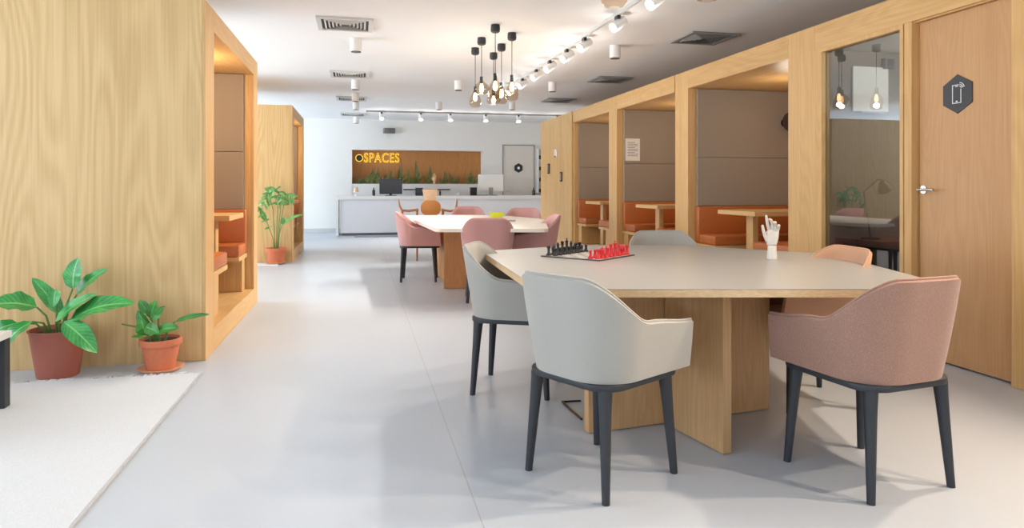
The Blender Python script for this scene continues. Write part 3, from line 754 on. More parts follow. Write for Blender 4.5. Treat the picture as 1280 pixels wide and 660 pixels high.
# white monitor
c = pc(613.5, 243)
t = thing('monitor', 'white all-in-one computer seen from behind on the counter', 'monitor', (c.x, 16.7, ct))
b = MB(); b.box(-.32, .32, -.02, .03, .10, .52, .012); b.obj('housing', white_plastic, t)
b = MB(); b.box(-.05, .05, -.04, -.021, .02, .2, .004); b.box(-.11, .11, -.09, .09, 0, .02, .004); b.obj('stand', grey_metal, t)
for (px, w_, h_, lab, nm, cat, mt) in ((523.5, .09, .19, 'black card terminal on the counter, left of the wooden armchair', 'card_terminal', 'terminal', black_gloss),
                                       (591, .08, .2, 'black speaker box beside the white computer', 'desk_speaker', 'speaker', black_gloss),
                                       (467, .035, .19, 'slim dark bottle beside the black monitor', 'bottle', 'bottle', dark_screen),
                                       (549.5, .025, .15, 'small dark bottle right of the wooden armchair', 'bottle', 'bottle', dark_screen),
                                       (666, .04, .19, 'dark thermos flask at the door end of the counter', 'flask', 'flask', dark_screen)):
    c = pc(px, 243)
    if nm in ('bottle', 'flask'):
        t = thing(nm, lab, cat, (c.x, 16.62, ct))
        b = MB(); b.lathe([(0, 0), (w_, 0), (w_, h_ * .65), (w_ * .4, h_ * .78), (w_ * .4, h_ * .9), (0, h_ * .9)], seg=16); b.obj('body', mt, t, 40)
        b = MB(); b.lathe([(0, h_ * .9), (w_ * .5, h_ * .9), (w_ * .5, h_), (0, h_)], seg=16); b.obj('cap', black_gloss, t, 40)
    else:
        t = thing(nm, lab, cat, (c.x, 16.62, ct))
        b = MB(); b.box(-w_, w_, -.06, .06, 0, h_, .008); b.obj('case', mt, t)
        b = MB(); b.box(-w_ * .75, w_ * .75, -.063, -.0605, h_ * .3, h_ * .9, .001); b.obj('face', dark_screen, t)
c = pc(605, 243)
t = thing('papers', 'low pile of dark papers below the white computer', 'papers', (c.x + .1, 16.52, ct))
b = MB(); b.box(-.3, -.05, -.06, .06, 0, .015); b.box(.05, .2, -.05, .05, 0, .012); b.obj('sheets', plain('dark_paper', (96, 92, 88), .8), t)
c = pc(445, 243)
t = thing('table_lamp', 'small beige lamp at the aisle end of the counter', 'lamp', (c.x, 16.65, ct))
b = MB(); b.lathe([(0, 0), (.05, 0), (.03, .02), (.018, .04), (.018, .09), (0, .09)]); b.obj('base', white_plastic, t, 40)
b = MB(); b.lathe([(0, .09), (.06, .09), (.045, .2), (0, .2)]); b.obj('lamp_shade', peach, t, 40)
c = pc(573, 243)
t = thing('cup', 'pale cup on the counter between the bottle and the black speaker', 'cup', (c.x, 16.6, ct))
b = MB(); b.lathe([(0, 0), (.035, 0), (.045, .07), (.041, .07), (.032, .008), (0, .008)]); b.obj('bowl', plaster, t, 40)
b = MB(); b.tube([(.042, 0, .055), (.068, 0, .05), (.066, 0, .025), (.038, 0, .018)], .005, 8); b.obj('handle', plaster, t, 60)
# white planter under the niche, dark rail, wooden hand
t = thing('planter_trough', 'white trough holding the row of snake plants in the wall niche', 'planter', ((NX0 + NX1) / 2, YW, .80))
hw = (NX1 - NX0) / 2
b = MB(); b.box(-hw + .001, hw - .001, .01, .03, .001, .415, .003); b.box(-hw + .001, hw - .001, .33, .355, .001, .415); b.obj('trough', counter_white, t)
b = MB(); b.box(-hw + .002, hw - .002, .031, .329, .001, .37); b.obj('soil', soil, t)
a0, a1 = at_y(505, 237, 17.2), at_y(564, 237, 17.2)
t = thing('grab_rail', 'thin dark rail along the white wall below the niche', 'rail', ((a0.x + a1.x) / 2, YW + .01, a0.z))
L = (a1.x - a0.x) / 2
b = MB(); b.tube([(-L, -.03, 0), (L, -.03, 0)], .014, 8); b.obj('bar', black_gloss, t, 40)
b = MB(); b.box(-L + .05, -L + .08, -.03, -.001, -.01, .01); b.box(L - .08, L - .05, -.03, -.001, -.01, .01); b.obj('bracket', black_gloss, t)
c = at_y(543, 231, YW + .02)
t = thing('wooden_hand', 'small light-wood hand figure on the rim of the plant trough', 'ornament', (c.x, YW + .02, 1.216))
b = MB(); b.lathe([(0, 0), (.035, 0), (.03, .015), (.028, .05), (.05, .1), (.055, .15), (.04, .17), (0, .175)], seg=14); hp = b.obj('palm', sand_wood, t, 50)
for k, (x_, h_) in enumerate(((-.035, .23), (-.012, .27), (.012, .26), (.034, .22))):
    b = MB(); b.tube([(x_, 0, .15), (x_ * 1.15, -.005, h_)], [.013, .009], 8); b.obj('finger', sand_wood, hp, 60)
b = MB(); b.tube([(-.045, 0, .1), (-.075, -.01, .16)], [.014, .01], 8); b.obj('thumb', sand_wood, hp, 60)
# snake plants
def blade(b, base, tip, w_, bend=0):
    base, tip = Vector(base), Vector(tip); n = 7; prev = None
    side = Vector((1, .25, 0)).normalized()
    for k in range(n + 1):
        u_ = k / n; p = base.lerp(tip, u_) + Vector((bend * math.sin(u_ * PI), 0, 0))
        ww = w_ * (.75 + .6 * u_ * (1 - u_) * 2) * (1 - u_ ** 3)
        l = b.bm.verts.new(p - side * ww); m = b.bm.verts.new(p + Vector((0, .012, 0))); r = b.bm.verts.new(p + side * ww)
        if prev:
            for fa, xs in (((prev[0], prev[1], m, l), (0, .5, .5, 0)), ((prev[1], prev[2], r, m), (.5, 1, 1, .5))):
                f = b.bm.faces.new(fa)
                for lp, ux, uy in zip(f.loops, xs, ((k - 1) / n, (k - 1) / n, k / n, k / n)): lp[b.uv].uv = (ux, uy)
        prev = (l, m, r)
SN = [(451, [(448, 224), (456, 221)]), (462, [(459, 218), (466, 213), (468, 210)]), (471, [(466, 212), (473, 209)]), (483, [(481, 218), (484, 216)]), (491, [(490, 212), (493, 222)]),
      (502, [(498, 210), (500, 206), (508, 216)]), (513, [(511, 211), (515, 222)]), (521, [(520, 198), (525, 214)]), (537, [(538, 205), (534, 221), (543, 218)]), (555, [(556, 212), (549, 221)]),
      (569, [(561, 214), (573, 219), (566, 224)]), (589, [(580, 219), (588, 213), (595, 219), (599, 222)])]
names = ['low spiky plant at the left end of the niche', 'broad-bladed snake plant below the yellow sign letters', 'snake plant with dark blades behind the black monitor side', 'short snake plant behind the black monitor',
         'slender snake plant below the end of the yellow sign', 'tall snake plant just right of the yellow sign', 'slim two-bladed snake plant left of the tallest one', 'tallest snake plant in the niche, one upright blade',
         'snake plant with a tall middle blade near the wooden hand', 'thin snake plant right of the wooden hand', 'splayed dark snake plant leaning left', 'wide fan-like snake plant at the right end of the niche']
for (bx_, tips), lb in zip(SN, names):
    Y = YW + .18; bp = at_y(bx_, 232, Y)
    t = thing('snake_plant', lb, 'plant', (bp.x, Y, 1.17), 0, 'snake plants in the wall niche')
    b = MB()
    for (tx, ty) in tips:
        tp = at_y(tx, ty, Y); blade(b, (random.uniform(-.03, .03), random.uniform(-.04, .04), 0), (tp.x - bp.x, random.uniform(-.06, .06), tp.z - 1.17), .052, random.uniform(-.02, .02))
    for k in range(3): blade(b, (random.uniform(-.06, .06), random.uniform(-.05, .05), 0), (random.uniform(-.22, .22), random.uniform(-.08, .08), random.uniform(.16, .3)), .03)
    b.obj('foliage', snake_leaf, t, 60)
# neon sign
c0, c1 = at_y(455, 203, YW + .33), at_y(499, 191.5, YW + .33)
t = thing('neon_sign', 'glowing yellow neon sign reading SPACES on the niche wall', 'sign', ((c0.x + c1.x) / 2, YW + .34, (c0.z + c1.z) / 2))
cu = bpy.data.curves.new('lettering', 'FONT'); cu.body = 'SPACES'; cu.align_x = 'CENTER'; cu.align_y = 'CENTER'; cu.fill_mode = 'NONE'; cu.bevel_depth = .011; cu.bevel_resolution = 1; cu.resolution_u = 4
cu.space_character = 1.12
tmp = bpy.data.objects.new('tmp', cu); C.objects.link(tmp); bpy.context.view_layer.update()
me = bpy.data.meshes.new_from_object(tmp.evaluated_get(bpy.context.evaluated_depsgraph_get())); bpy.data.objects.remove(tmp)
xs = [v.co.x for v in me.vertices]; zs = [v.co.y for v in me.vertices]
sx, sz = (c1.x - c0.x) / (max(xs) - min(xs)), (c1.z - c0.z) / (max(zs) - min(zs)); mx_, mz_ = (max(xs) + min(xs)) / 2, (max(zs) + min(zs)) / 2
for v in me.vertices: v.co = Vector(((v.co.x - mx_) * sx, -v.co.z * .4, (v.co.y - mz_) * sz))
me.materials.clear(); me.materials.append(neon)
o = bpy.data.objects.new('lettering', me); C.objects.link(o); o.parent = t
cc = at_y(449, 197.5, YW + .33) - Vector(t.location); rr = .085
b = MB(); b.tube([(cc.x + rr * math.cos(a), 0, cc.z + rr * math.sin(a)) for a in [2 * PI * k / 28 for k in range(29)]], .007, 8); b.obj('ring', neon, t, 60)
b = MB(); b.lathe([(0, 0), (rr * .95, 0), (rr * .95, .02), (0, .02)], mat=Matrix.Translation((cc.x, .015, cc.z)) @ Matrix.Rotation(PI / 2, 4, 'X')); b.obj('disc', black_gloss, t, 40)
b = MB(); b.tube([(c1.x - t.location.x + .03, 0, 0), (c1.x - t.location.x + .07, .01, -.3), (c1.x - t.location.x + .05, .015, -.85)], .004, 6); b.obj('cable', black_gloss, t)
# wall shelf by the door
s0, s1 = at_y(671, 186, YW - .1), at_y(679, 241, YW - .1)
t = thing('wall_rack', 'slim wall rack with stacked dark items beside the white door', 'rack', (s0.x + .3, YW, s1.z))
H_ = s0.z - s1.z
b = MB(); b.box(-.29, -.27, -.2, -.001, 0, H_); b.box(.27, .29, -.2, -.001, 0, H_); b.box(-.27, .27, -.02, -.001, 0, H_); b.obj('case', white_plastic, t)
for k in range(5):
    b = MB(); b.box(-.268, .268, -.2, -.021, k * H_ / 4 - .006, k * H_ / 4 + .006); b.obj('shelf', white_plastic, t)
for k in range(4):
    b = MB(); b.box(-.25, .1, -.19, -.05, 0, .10, .01)
    tag(b.obj('folder_box', black_gloss, None, None, (s0.x + .3, YW, s1.z + k * H_ / 4 + .0065)), ['dark box on the lowest shelf of the wall rack', 'dark box on the second shelf of the wall rack', 'dark box on the third shelf of the wall rack', 'dark box on the top shelf of the wall rack'][k], 'box', 'dark boxes on the wall rack')
# speaker on back wall
c = at_y(485, 163.5, YW - .12)
t = thing('wall_speaker', 'small grey speaker box high on the white back wall', 'speaker', (c.x, YW, c.z))
b = MB(); b.box(-.14, .14, -.22, -.06, -.065, .065, .008, mat=Matrix.Rotation(.2, 4, 'Z')); b.obj('case', plain('speaker_grey', (112, 110, 108), .6), t)
b = MB(); b.box(-.03, .03, -.08, -.001, -.02, .02); b.obj('bracket', grey_metal, t)

# ================================================================= CEILING FITTINGS
def vent(x, y, lab, dark):
    t = thing('ceiling_vent', lab, 'vent', (x, y, CEIL), 0, 'square ceiling air vents')
    s = .28
    fm = MATS['grey_metal'] if dark else MATS['vent_grey']
    b = MB()
    for (a0, a1, c0, c1) in ((-s, s, -s, -s + .045), (-s, s, s - .045, s), (-s, -s + .045, -s + .045, s - .045), (s - .045, s, -s + .045, s - .045)): b.box(a0, a1, c0, c1, -.02, -.001)
    b.obj('frame', fm, t)
    b = MB(); b.box(-s + .045, s - .045, -s + .045, s - .045, -.006, -.001); b.obj('duct', duct_dark, t)
    b = MB()
    for k in range(1, 6):
        r = s - .045 - k * .037; h = .012
        for an in range(4):
            m = Matrix.Rotation(an * PI / 2, 4, 'Z') @ Matrix.Translation((0, r, -.014)) @ Matrix.Rotation(.7, 4, 'X')
            b.box(-r, r, -h, h, -.001, .001, mat=m)
    b.obj('louvres', fm, t)
for (x, y, lab, dk) in ((-.14, 7.25, 'pale square ceiling vent, largest in view, left of the pendants', 0), (-.14, 10.48, 'pale square ceiling vent, second down the aisle', 0), (-.14, 13.35, 'pale square ceiling vent, third down the aisle', 0), (-.14, 16.3, 'pale square ceiling vent, last before the white back wall', 0),
                        (3.80, 7.05, 'dark square ceiling vent above the booths, closest to the phone booth', 1), (3.83, 10.1, 'dark square ceiling vent above the middle of the booth row', 1), (3.78, 12.75, 'dark square ceiling vent above the boarded end panel', 1)):
    vent(x, y, lab, dk)
def downlight(x, y, lab):
    t = thing('ceiling_downlight', lab, 'downlight', (x, y, CEIL), 0, 'white cylinder downlights')
    b = MB(); b.lathe([(0, -.001), (.065, -.001), (.065, -.15), (.060, -.15), (0, -.15)]); b.obj('housing', white_plastic, t, 40)
    b = MB(); b.lathe([(0, -.151), (.056, -.151), (.056, -.156), (0, -.156)]); b.obj('lens', black_gloss, t, 40)
for (x, y, lab) in ((-.035, 7.95, 'white cylinder downlight just behind the largest pale vent'), (-.06, 11.06, 'white cylinder downlight behind the second pale vent'), (-.065, 12.6, 'white cylinder downlight before the third pale vent'),
                    (-.062, 13.95, 'white cylinder downlight behind the third pale vent'), (-.07, 16.95, 'white cylinder downlight nearest the white back wall'), (2.98, 7.68, 'white cylinder downlight right of the spotlight track, nearest'),
                    (3.04, 10.6, 'white cylinder downlight beyond the spotlight track end'), (1.54, 10.78, 'white cylinder downlight just left of the pendant cluster'), (1.55, 13.6, 'white cylinder downlight above the cross track'), (2.98, 13.3, 'white cylinder downlight near the boarded end panel')):
    downlight(x, y, lab)
# spotlight tracks
XT = 2.43
t = thing('lighting_track', 'long ceiling track running past the pendant cluster', 'track', (XT, 6.2, CEIL))
b = MB(); b.box(-.013, .013, -5, 5.0, -.035, -.001); b.obj('rail', rail_grey, t)
t = thing('lighting_track', 'short ceiling track above the oak door end of the room', 'track', (3.42, 1.5, CEIL))
b = MB(); b.box(-.013, .013, -1.3, 1.25, -.035, -.001); b.obj('rail', rail_grey, t)
t = thing('lighting_track', 'short ceiling track running across in front of the back wall', 'track', (2.55, 15.4, CEIL))
b = MB(); b.box(-2.4, 2.4, -.017, .017, -.035, -.001); b.obj('rail', grey_metal, t)
def spot(x, y, aim, lab, power, group, tint=(1, .93, .85), up=3.5):
    t = thing('track_spotlight', lab, 'spotlight', (x, y, CEIL - .036), 0, group)
    a = Vector(aim).normalized(); q_ = a.to_track_quat('Z', 'Y').to_matrix().to_4x4()
    p = Vector((0, 0, -.085))
    b = MB(); b.box(-.016, .016, -.04, .04, -.035, 0); b.tube([(0, 0, -.035), p], .009, 8); b.obj('adapter', black_gloss, t)
    m = Matrix.Translation(p - a * .04) @ q_
    b = MB(); b.lathe([(0, -.06), (.046, -.055), (.05, -.04), (.05, .11), (.044, .11), (.044, .09), (0, .09)], mat=m); b.obj('head', white_plastic, t, 40)
    b = MB(); b.lathe([(0, .092), (.043, .092), (.043, .1), (0, .1)], mat=m); b.obj('lens', lamp_face, t, 40)
    lp = Vector(t.location) + p + a * .085
    light('spot_lamp', 'SPOT', lp, power * 1.1, tint, aim=a, spot_size=math.radians(75), spot_blend=.7, shadow_soft_size=.04)
    light('spot_uplight', 'SPOT', Vector(t.location) + p * 2.4, up, (1, .95, .9), aim=(0, 0, 1), spot_size=math.radians(165), spot_blend=.5, shadow_soft_size=.06)
    return t
ords = ['farthest', 'second farthest', 'third farthest', 'fourth farthest', 'fifth farthest', 'sixth farthest', 'seventh farthest', 'eighth farthest']
for k, y in enumerate([10.9, 10.14, 9.31, 8.61, 7.86, 7.2, 6.2, 5.35, 4.4, 3.4, 2.3]):
    lab = f'white spotlight on the long ceiling track, {ords[k]} along it' if k < 8 else 'white spotlight on the long ceiling track above the big table'
    spot(XT, y, (-.8, -.3, -.58), lab, 70 if y < 5.5 else 150, 'spotlights on the long track')
for y in (.5, 1.5, 2.45):
    spot(3.42, y, (-.55, .12, -.8), 'white spotlight on a ceiling track by the oak door', 170, 'spotlights by the oak door', (1, .80, .60), 4)
for k, px in enumerate((477, 526, 563, 607, 648, 696)):
    p = at_y(px, 140, 15.4)
    spot(p.x, 15.4, (0.0, -.4, -.9), f'glowing spotlight on the cross track, {["first", "second", "third", "fourth", "fifth", "sixth"][k]} from its aisle end', 110, 'spotlights on the cross track', up=6)
# pendants
def pendant(x, y, ytop, ybot, kind, lab, zt_=None, zb_=None, watts=4.5):
    fwd = x * math.sin(YAW) + y * math.cos(YAW)
    zt_ = CAM_H + (233 - ytop) / F_PX * fwd if zt_ is None else zt_; zb_ = CAM_H + (233 - ybot) / F_PX * fwd if zb_ is None else zb_
    t = thing('pendant_lamp', lab, 'pendant lamp', (x, y, CEIL), 0, 'smoked glass pendant lamps')
    b = MB(); b.lathe([(0, -.001), (.046, -.001), (.05, -.05), (.046, -.075), (.03, -.085), (0, -.085)]); b.obj('canopy', black_plastic, t, 40)
    h = zt_ - zb_; z0 = zb_ - CEIL; z1 = zt_ - CEIL
    b = MB(); b.tube([(0, 0, -.084), (0, 0, z1)], .004, 6); b.obj('cord', black_gloss, t)
    b = MB(); b.lathe([(0, z1 + .01), (.019, z1 + .01), (.021, z1 - .05), (.017, z1 - .07), (0, z1 - .07)]); b.obj('socket', black_plastic, t, 40)
    R_ = .074 if kind != 2 else .09
    prof = {0: [(.020, 1), (.024, .90), (.045, .70), (.066, .48), (R_, .30), (.070, .14), (.052, .03), (.030, 0)],
            1: [(.020, 1), (.026, .88), (.058, .66), (.072, .46), (R_, .30), (.066, .12), (.046, .02), (.028, 0)],
            2: [(.020, 1), (.034, .86), (.074, .66), (R_, .42), (.080, .18), (.052, .03), (.030, 0)]}[kind]
    b = MB(); b.lathe([(r, z0 + (h - .03) * u_) for r, u_ in prof], seg=28); b.obj('glass_shade', amber_glass, t, 60)
    zb2 = z1 - .07
    b = MB(); b.lathe([(0, zb2), (.012, zb2), (.02, zb2 - .03), (.026, zb2 - .06), (.018, zb2 - .09), (0, zb2 - .10)], seg=16); b.obj('bulb', bulb_warm, t, 60)
    light('bulb_light', 'POINT', (x, y, CEIL + zb2 - .135), watts, (1, .93, .85), shadow_soft_size=.03)
PEN = [(1.374, 8.18, 109, 134, 0, 'smoked glass pendant hanging leftmost and lowest in the cluster'), (1.349, 7.6, 97, 118, 2, 'round smoked glass pendant, second from the left in the cluster'),
       (1.649, 8.43, 113, 131, 2, 'small smoked glass pendant half hidden at the bottom middle of the cluster'), (1.38, 6.96, 93, 124, 1, 'smoked glass pendant on the tallest cord, middle of the cluster'),
       (1.639, 7.89, 104, 130, 1, 'smoked glass pendant just right of the middle of the cluster'), (1.631, 7.29, 95, 126, 0, 'smoked glass pendant hanging rightmost in the cluster')]
for p in PEN: pendant(*p)
pendant(1.26, 3.26, 0, 0, 1, 'smoked glass pendant over the big table, cut by the top of the picture', 2.34, 2.055, 12)
pendant(1.67, 3.06, 0, 0, 0, 'smoked glass pendant over the big table, its tip alone in view', 2.36, 2.06, 12)

# ================================================================= LEFT: RUG, LOW TABLE, PLANTS
b = MB(); b.box(-5.2, -.95, 1.0, 4.5, .0005, .009, .002)
t = thing('rug', 'large pale woven rug with fringed far edge', 'rug', (0, 0, 0))
b.obj('weave', rug_mat, t)
b = MB(); b.box(-.949, -.937, 1.0, 4.5, .0005, .010, .002); b.obj('binding', rug_edge, t)
b = MB()
x = -5.15
while x < -.96:
    b.box(x, x + random.uniform(.012, .03), 4.501, 4.515 + random.uniform(0, .03), .0005, .006 + random.uniform(0, .006)); x += random.uniform(.025, .045)
o = b.obj('fringe', rug_mat, t); o['kind'] = 'stuff'
t = thing('low_table', 'low table with pale top and thick black legs on the rug', 'table', (-2.32, 3.7, 0))
b = MB(); b.box(-.55, .55, -.35, .35, .365, .40, .003); b.obj('tabletop', plain('pale_top', (206, 202, 198), .4), t)
for sx in (-1, 1):
    for sy in (-1, 1):
        b = MB(); b.box(sx * .515 - .03, sx * .515 + .03, sy * .315 - .03, sy * .315 + .03, .0095, .3645, .003); b.obj('leg', black_plastic, t)

def leaf(b, base, tip, w_, up=(0, 0, 1), droop=.0, fold=.25, n=10):
    """Broad leaf from base to tip, half-width w_, folded along the midrib; up is the side its face looks to."""
    base, tip = Vector(base), Vector(tip); d = tip - base; up = Vector(up).normalized()
    side = d.cross(up).normalized(); nor = side.cross(d).normalized(); prev = None
    K = (-1, -.5, 0, .5, 1)
    for k in range(n + 1):
        u_ = k / n
        p = base + d * u_ + nor * (droop * (math.sin(u_ * PI) )) 
        ww = w_ * (math.sin(PI * min(1, u_ ** .8)) ** .62 if 0 < u_ < 1 else .02)
        rowv = [b.bm.verts.new(p + side * ww * s + nor * (fold * ww * abs(s) + .10 * ww * math.sin(u_ * 18) * abs(s))) for s in K]
        if prev:
            for i in range(4):
                f = b.bm.faces.new((prev[i], prev[i + 1], rowv[i + 1], rowv[i]))
                for lp, ux, uy in zip(f.loops, (i / 4, (i + 1) / 4, (i + 1) / 4, i / 4), ((k - 1) / n, (k - 1) / n, k / n, k / n)): lp[b.uv].uv = (ux, uy)
        prev = rowv
def pot(t, rb, rt, h, mat, rim, soil_h=None):
    b = MB(); prof = [(0, 0), (rb, 0), (rt * (1 - rim * .1), h * .82 if rim else h * .97)]
    if rim: prof += [(rt, h * .80), (rt, h), (rt - .012, h), (rt - .014, h * .86), (0, h * .84)]
    else: prof += [(rt + .006, h * .97), (rt + .006, h), (rt - .004, h), (rt - .01, h * .9), (0, h * .88)]
    b.lathe(prof, seg=32); b.obj('pot', mat, t, 40)
    b = MB(); b.lathe([(0, h * .885), (rt - .016, h * .885), (rt - .016, h * .905), (0, h * .92)], seg=24); b.obj('soil', soil, t, 60)
def plant(name, label, base, rb, rt, h, mat, rim, leaves, stems, lmat, saucer=None):
    t = thing(name, label, 'plant', base, 0)
    z_off = 0
    if saucer:
        b = MB(); b.lathe([(0, 0.001), (saucer * .85, 0.001), (saucer, .02), (saucer - .008, .02), (saucer * .82, .008), (0, .008)], seg=28); b.obj('saucer', saucer_mat, t, 40); z_off = .009
    n0 = len(C.objects)
    pot(t, rb, rt, h, mat, rim)
    if z_off:
        for ch in t.children:
            if ch.name.split('.')[0] in ('pot', 'soil'): ch.location.z = z_off
    B0 = Vector(base)
    b = MB()
    for lf in leaves:
        (bx, by, bd), (tx, ty, td), w_, up, droop = lf
        leaf(b, at_y(bx, by, base[1] + bd) - B0, at_y(tx, ty, base[1] + td) - B0, w_, up, droop)
    b.obj('foliage', lmat, t, 60)
    b = MB(); c0 = Vector((0, 0, h * .9 + z_off))
    for (bx, by, bd) in stems:
        e = at_y(bx, by, base[1] + bd) - B0; o0_ = c0 + Vector((max(-.05, min(.05, e.x * .3)), max(-.04, min(.04, e.y * .3)), 0))
        mid = (o0_ + e) / 2 + Vector((-(e.x) * .12, 0, .03))
        b.tube([o0_, mid, e], [.008, .006, .005], 7)
    b.obj('stems', stem_green, t, 60)
    return t
FR = (0, -1, .35); UPF = (0, -.55, .8)
big_leaves = [((46, 384, -.10), (-12, 381, -.18), .085, (0, -.5, .85), .02),
              ((77, 392, -.02), (40, 347, -.04), .045, (.3, -.8, .5), .02),
              ((70, 362, -.06), (67, 384, -.10), .035, FR, .01),
              ((91, 361, .0), (98, 322, .03), .058, (-.25, -.95, .2), .015),
              ((96, 368, .02), (135, 336, .0), .045, (-.35, -.75, .6), .02),
              ((70, 402, -.10), (122, 367, -.12), .050, (-.2, -.6, .8), .02),
              ((88, 400, -.12), (169, 379, -.14), .075, (0, -.6, .8), .045),
              ((80, 402, -.16), (121, 441, -.22), .062, (.4, -.85, .35), .035),
              ((40, 402, -.14), (4, 438, -.20), .050, (-.5, -.8, .3), .03),
              ((22, 404, -.10), (-14, 420, -.14), .045, (0, -.7, .7), .02)]
big_stems = [(46, 384, -.10), (77, 392, -.02), (91, 361, 0), (96, 368, .02), (70, 402, -.1), (88, 400, -.12), (80, 402, -.16), (40, 402, -.14), (22, 404, -.10), (70, 362, -.06)]
c = at_z(68, 472, 0)
plant('broad_leaf_plant', 'large broad-leaved green plant in a brown plastic pot against the pod', (c.x, 4.66, .001), .112, .152, .285, brown_pot, False, big_leaves, big_stems, leaf_green)
small_leaves = [((183, 419, 0), (176, 398, -.03), .045, FR, .01), ((186, 412, 0), (172, 388, .0), .035, (-.3, -.8, .5), .01), ((188, 398, 0), (195, 375, -.02), .035, FR, .01),
                ((186, 392, 0), (174, 375, .02), .03, (-.2, -.7, .7), .01), ((190, 400, -.02), (204, 384, 0), .028, (.3, -.8, .5), .01), ((196, 388, .02), (207, 383, 0), .014, UPF, .0),
                ((195, 416, -.05), (224, 410, -.09), .04, (0, -.7, .7), .02), ((219, 402, .0), (262, 393, -.03), .024, (0, -.55, .8), .01), ((180, 424, -.05), (164, 422, -.12), .02, UPF, .01),
                ((182, 408, -.03), (199, 416, -.08), .038, FR, .01)]
small_stems = [(183, 419, 0), (186, 412, 0), (188, 398, 0), (186, 392, 0), (190, 400, -.02), (196, 388, .02), (195, 416, -.05), (219, 402, 0), (180, 424, -.05), (152, 405, 0), (182, 408, -.03)]
plant('leafy_plant', 'small leafy green plant in a terracotta pot on a saucer', (-1.215, 4.66, .001), .082, .122, .19, terracotta, True, small_leaves, small_stems, leaf_dark, .135)
# small palm beside the second pod
c = at_z(347, 328, 0)
pal = []; pst = []
def frond(pts, n_, l_, w_):
    """Arching frond through picture-plane points (x, y, depth offset): narrow leaflets hang from its outer part."""
    P = [Vector(p) for p in pts]
    def cur(u_):
        f = u_ * (len(P) - 1); k = min(int(f), len(P) - 2); return P[k].lerp(P[k + 1], f - k)
    for k in range(n_):
        u_ = .42 + .56 * k / (n_ - 1); a = cur(u_); d = (cur(min(1, u_ + .05)) - cur(u_ - .05)); d.z = 0; d.normalize()
        for s_ in (-1, 1):
            q_ = Vector((-d.y, d.x, 0)) * s_; L_ = l_ * (1.1 - .5 * abs(u_ - .65))
            e = a + (q_ * .75 + d * .55) * L_ + Vector((0, 3.5, random.uniform(-.06, .06)))
            pal.append((tuple(a), tuple(e), w_, (random.uniform(-.4, .4), -.9, .4), .012))
    pal.append((tuple(cur(.97)), tuple(P[-1] + (P[-1] - cur(.9)) * 1.2), w_, (0, -.9, .4), .0))
FRONDS = [[(346, 304, 0), (341, 262, -.02), (336, 241, -.05), (330, 254, -.09)], [(348, 304, 0), (351, 262, .02), (346, 236, .0), (335, 238, -.03)],
          [(349, 304, 0), (354, 262, 0), (357, 243, -.04), (366, 247, -.10)], [(345, 305, 0), (338, 290, -.02), (332, 274, -.06), (325, 263, -.1)], [(347, 304, .0), (347, 262, .04), (348, 240, .03), (353, 252, -.05)]]
for k, f in enumerate(FRONDS): frond(f, 4 if k == 3 else 6, 7 if k == 3 else 9, .017)
pal += [((352, 283, -.05), (378, 269, -.10), .045, UPF, .03), ((354, 281, -.05), (353, 272, -.1), .035, FR, .0), ((332, 276, -.05), (325, 262, -.08), .04, FR, .02)]
pst = [f[1] for f in FRONDS] + [(352, 283, -.05)]
stalks = [[at_y(p[0], p[1], 10.64 + p[2]) - Vector((-1.205, 10.64, .0)) for p in f] for f in FRONDS]
plant('potted_palm', 'tall arching green plant in a terracotta pot beside the farther pod', (-1.205, 10.64, .001), .11, .155, .22, terracotta, True, pal, pst, palm_leaf, .15)
st_ = [o for o in C.objects if o.parent and o.parent.name.startswith('potted_palm') and o.name.startswith('stems')][0]
bmx = bmesh.new(); bmx.from_mesh(st_.data); b = MB()
for k in stalks: b.tube(k[1:], [.006, .005, .003], 6)
mt_ = bpy.data.meshes.new('tmp'); b.bm.to_mesh(mt_); b.bm.free(); bmx.from_mesh(mt_); bmx.to_mesh(st_.data); bmx.free()
b = MB(); b.box(-.35, .1, -.18, .25, .001, .010, .002)
tag(b.obj('floor_pad', rug_mat, None, None, (-1.25, 10.5, 0)), 'small white mat under the terracotta pot by the farther pod', 'mat')
for o in C.objects:
    if o.name.startswith('potted_palm'): o.location.z = .0105
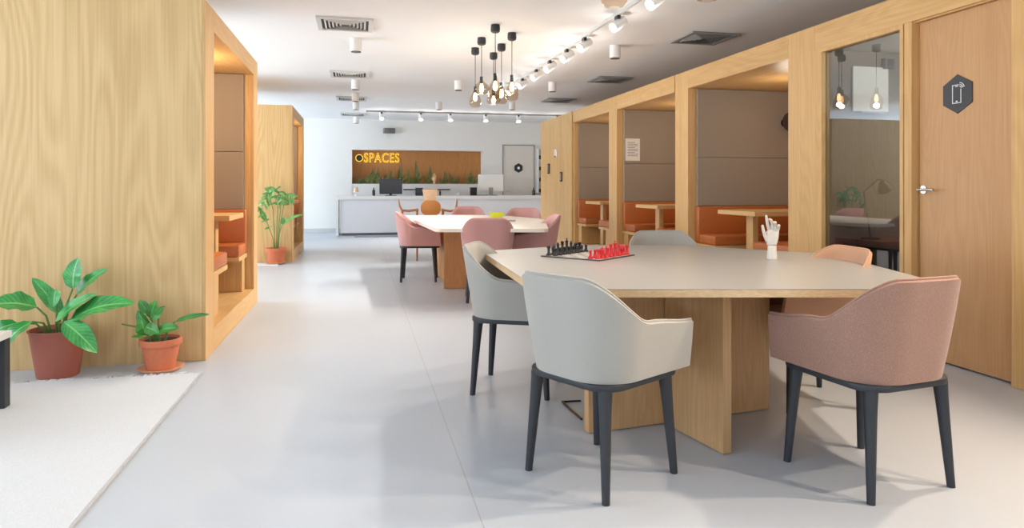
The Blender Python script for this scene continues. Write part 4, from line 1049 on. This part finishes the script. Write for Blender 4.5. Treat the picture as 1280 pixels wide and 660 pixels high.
# floor socket cable under the big table
b = MB(); b.tube([tuple(at_z(702, 502, .006)), tuple(at_z(726, 501, .006)), ], .005, 6); b.tube([tuple(at_z(703, 502, .006)), tuple(at_z(714, 513, .006)), tuple(at_z(727, 524, .006))], .006, 6)
tag(b.obj('power_cable', black_gloss), 'thin black cable on the floor under the near table', 'cable')

# ================================================================= LIGHT
wd = bpy.data.worlds.new('sky'); bpy.context.scene.world = wd; wd.use_nodes = True
bg = wd.node_tree.nodes['Background']; bg.inputs['Color'].default_value = (.78, .89, 1, 1); bg.inputs['Strength'].default_value = .8
for y, e in ((-3.4, 150), (-.6, 210), (2.2, 230), (5.0, 230), (7.8, 480), (10.6, 420), (13.4, 210), (16.2, 170)):
    light('window_daylight', 'AREA', (-6.8, y, 1.36), e, (.72, .86, 1), aim=(1, 0, 2.2 if y < 12 else .5), shape='RECTANGLE', size=2.4, size_y=2.4)
for x in (-5.2, -2.0, 1.2, 4.2):
    light('window_daylight', 'AREA', (x, -4.8, 1.36), 36, (.80, .90, 1), aim=(0, 1, 1.4), shape='RECTANGLE', size=2.6, size_y=2.4)
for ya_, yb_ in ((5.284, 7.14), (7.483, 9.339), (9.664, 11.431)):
    light('booth_fill', 'POINT', (4.3, (ya_ + yb_) / 2, 1.95), 7, (1, .86, .68), shadow_soft_size=.1)  # added fill in mid-air, no fixture: brightens each right-hand booth
# light without a fixture, added to lift the phone booth interior behind its glass
light('booth_fill', 'POINT', (4.4, 4.0, 2.15), 42, (1, .93, .85), shadow_soft_size=.08)

# ================================================================= CAMERA
cam = bpy.data.cameras.new('camera'); cam.sensor_width = 36; cam.lens = F_PX / 1280 * 36
cam.shift_y = -97 / 1280; cam.clip_start = .05
co = bpy.data.objects.new('camera', cam); C.objects.link(co); co.location = (0, 0, CAM_H)
co.rotation_euler = (PI / 2, 0, -YAW); bpy.context.scene.camera = co
sc = bpy.context.scene
sc.view_settings.view_transform = 'Standard'; sc.view_settings.look = 'None'; sc.view_settings.gamma = 1
sc.view_settings.use_curve_mapping = False; sc.view_settings.exposure = 0.07
sc.cycles.max_bounces = 10; sc.cycles.diffuse_bounces = 6; sc.cycles.transparent_max_bounces = 16
sc.cycles.sample_clamp_indirect = 6; sc.cycles.use_denoising = True
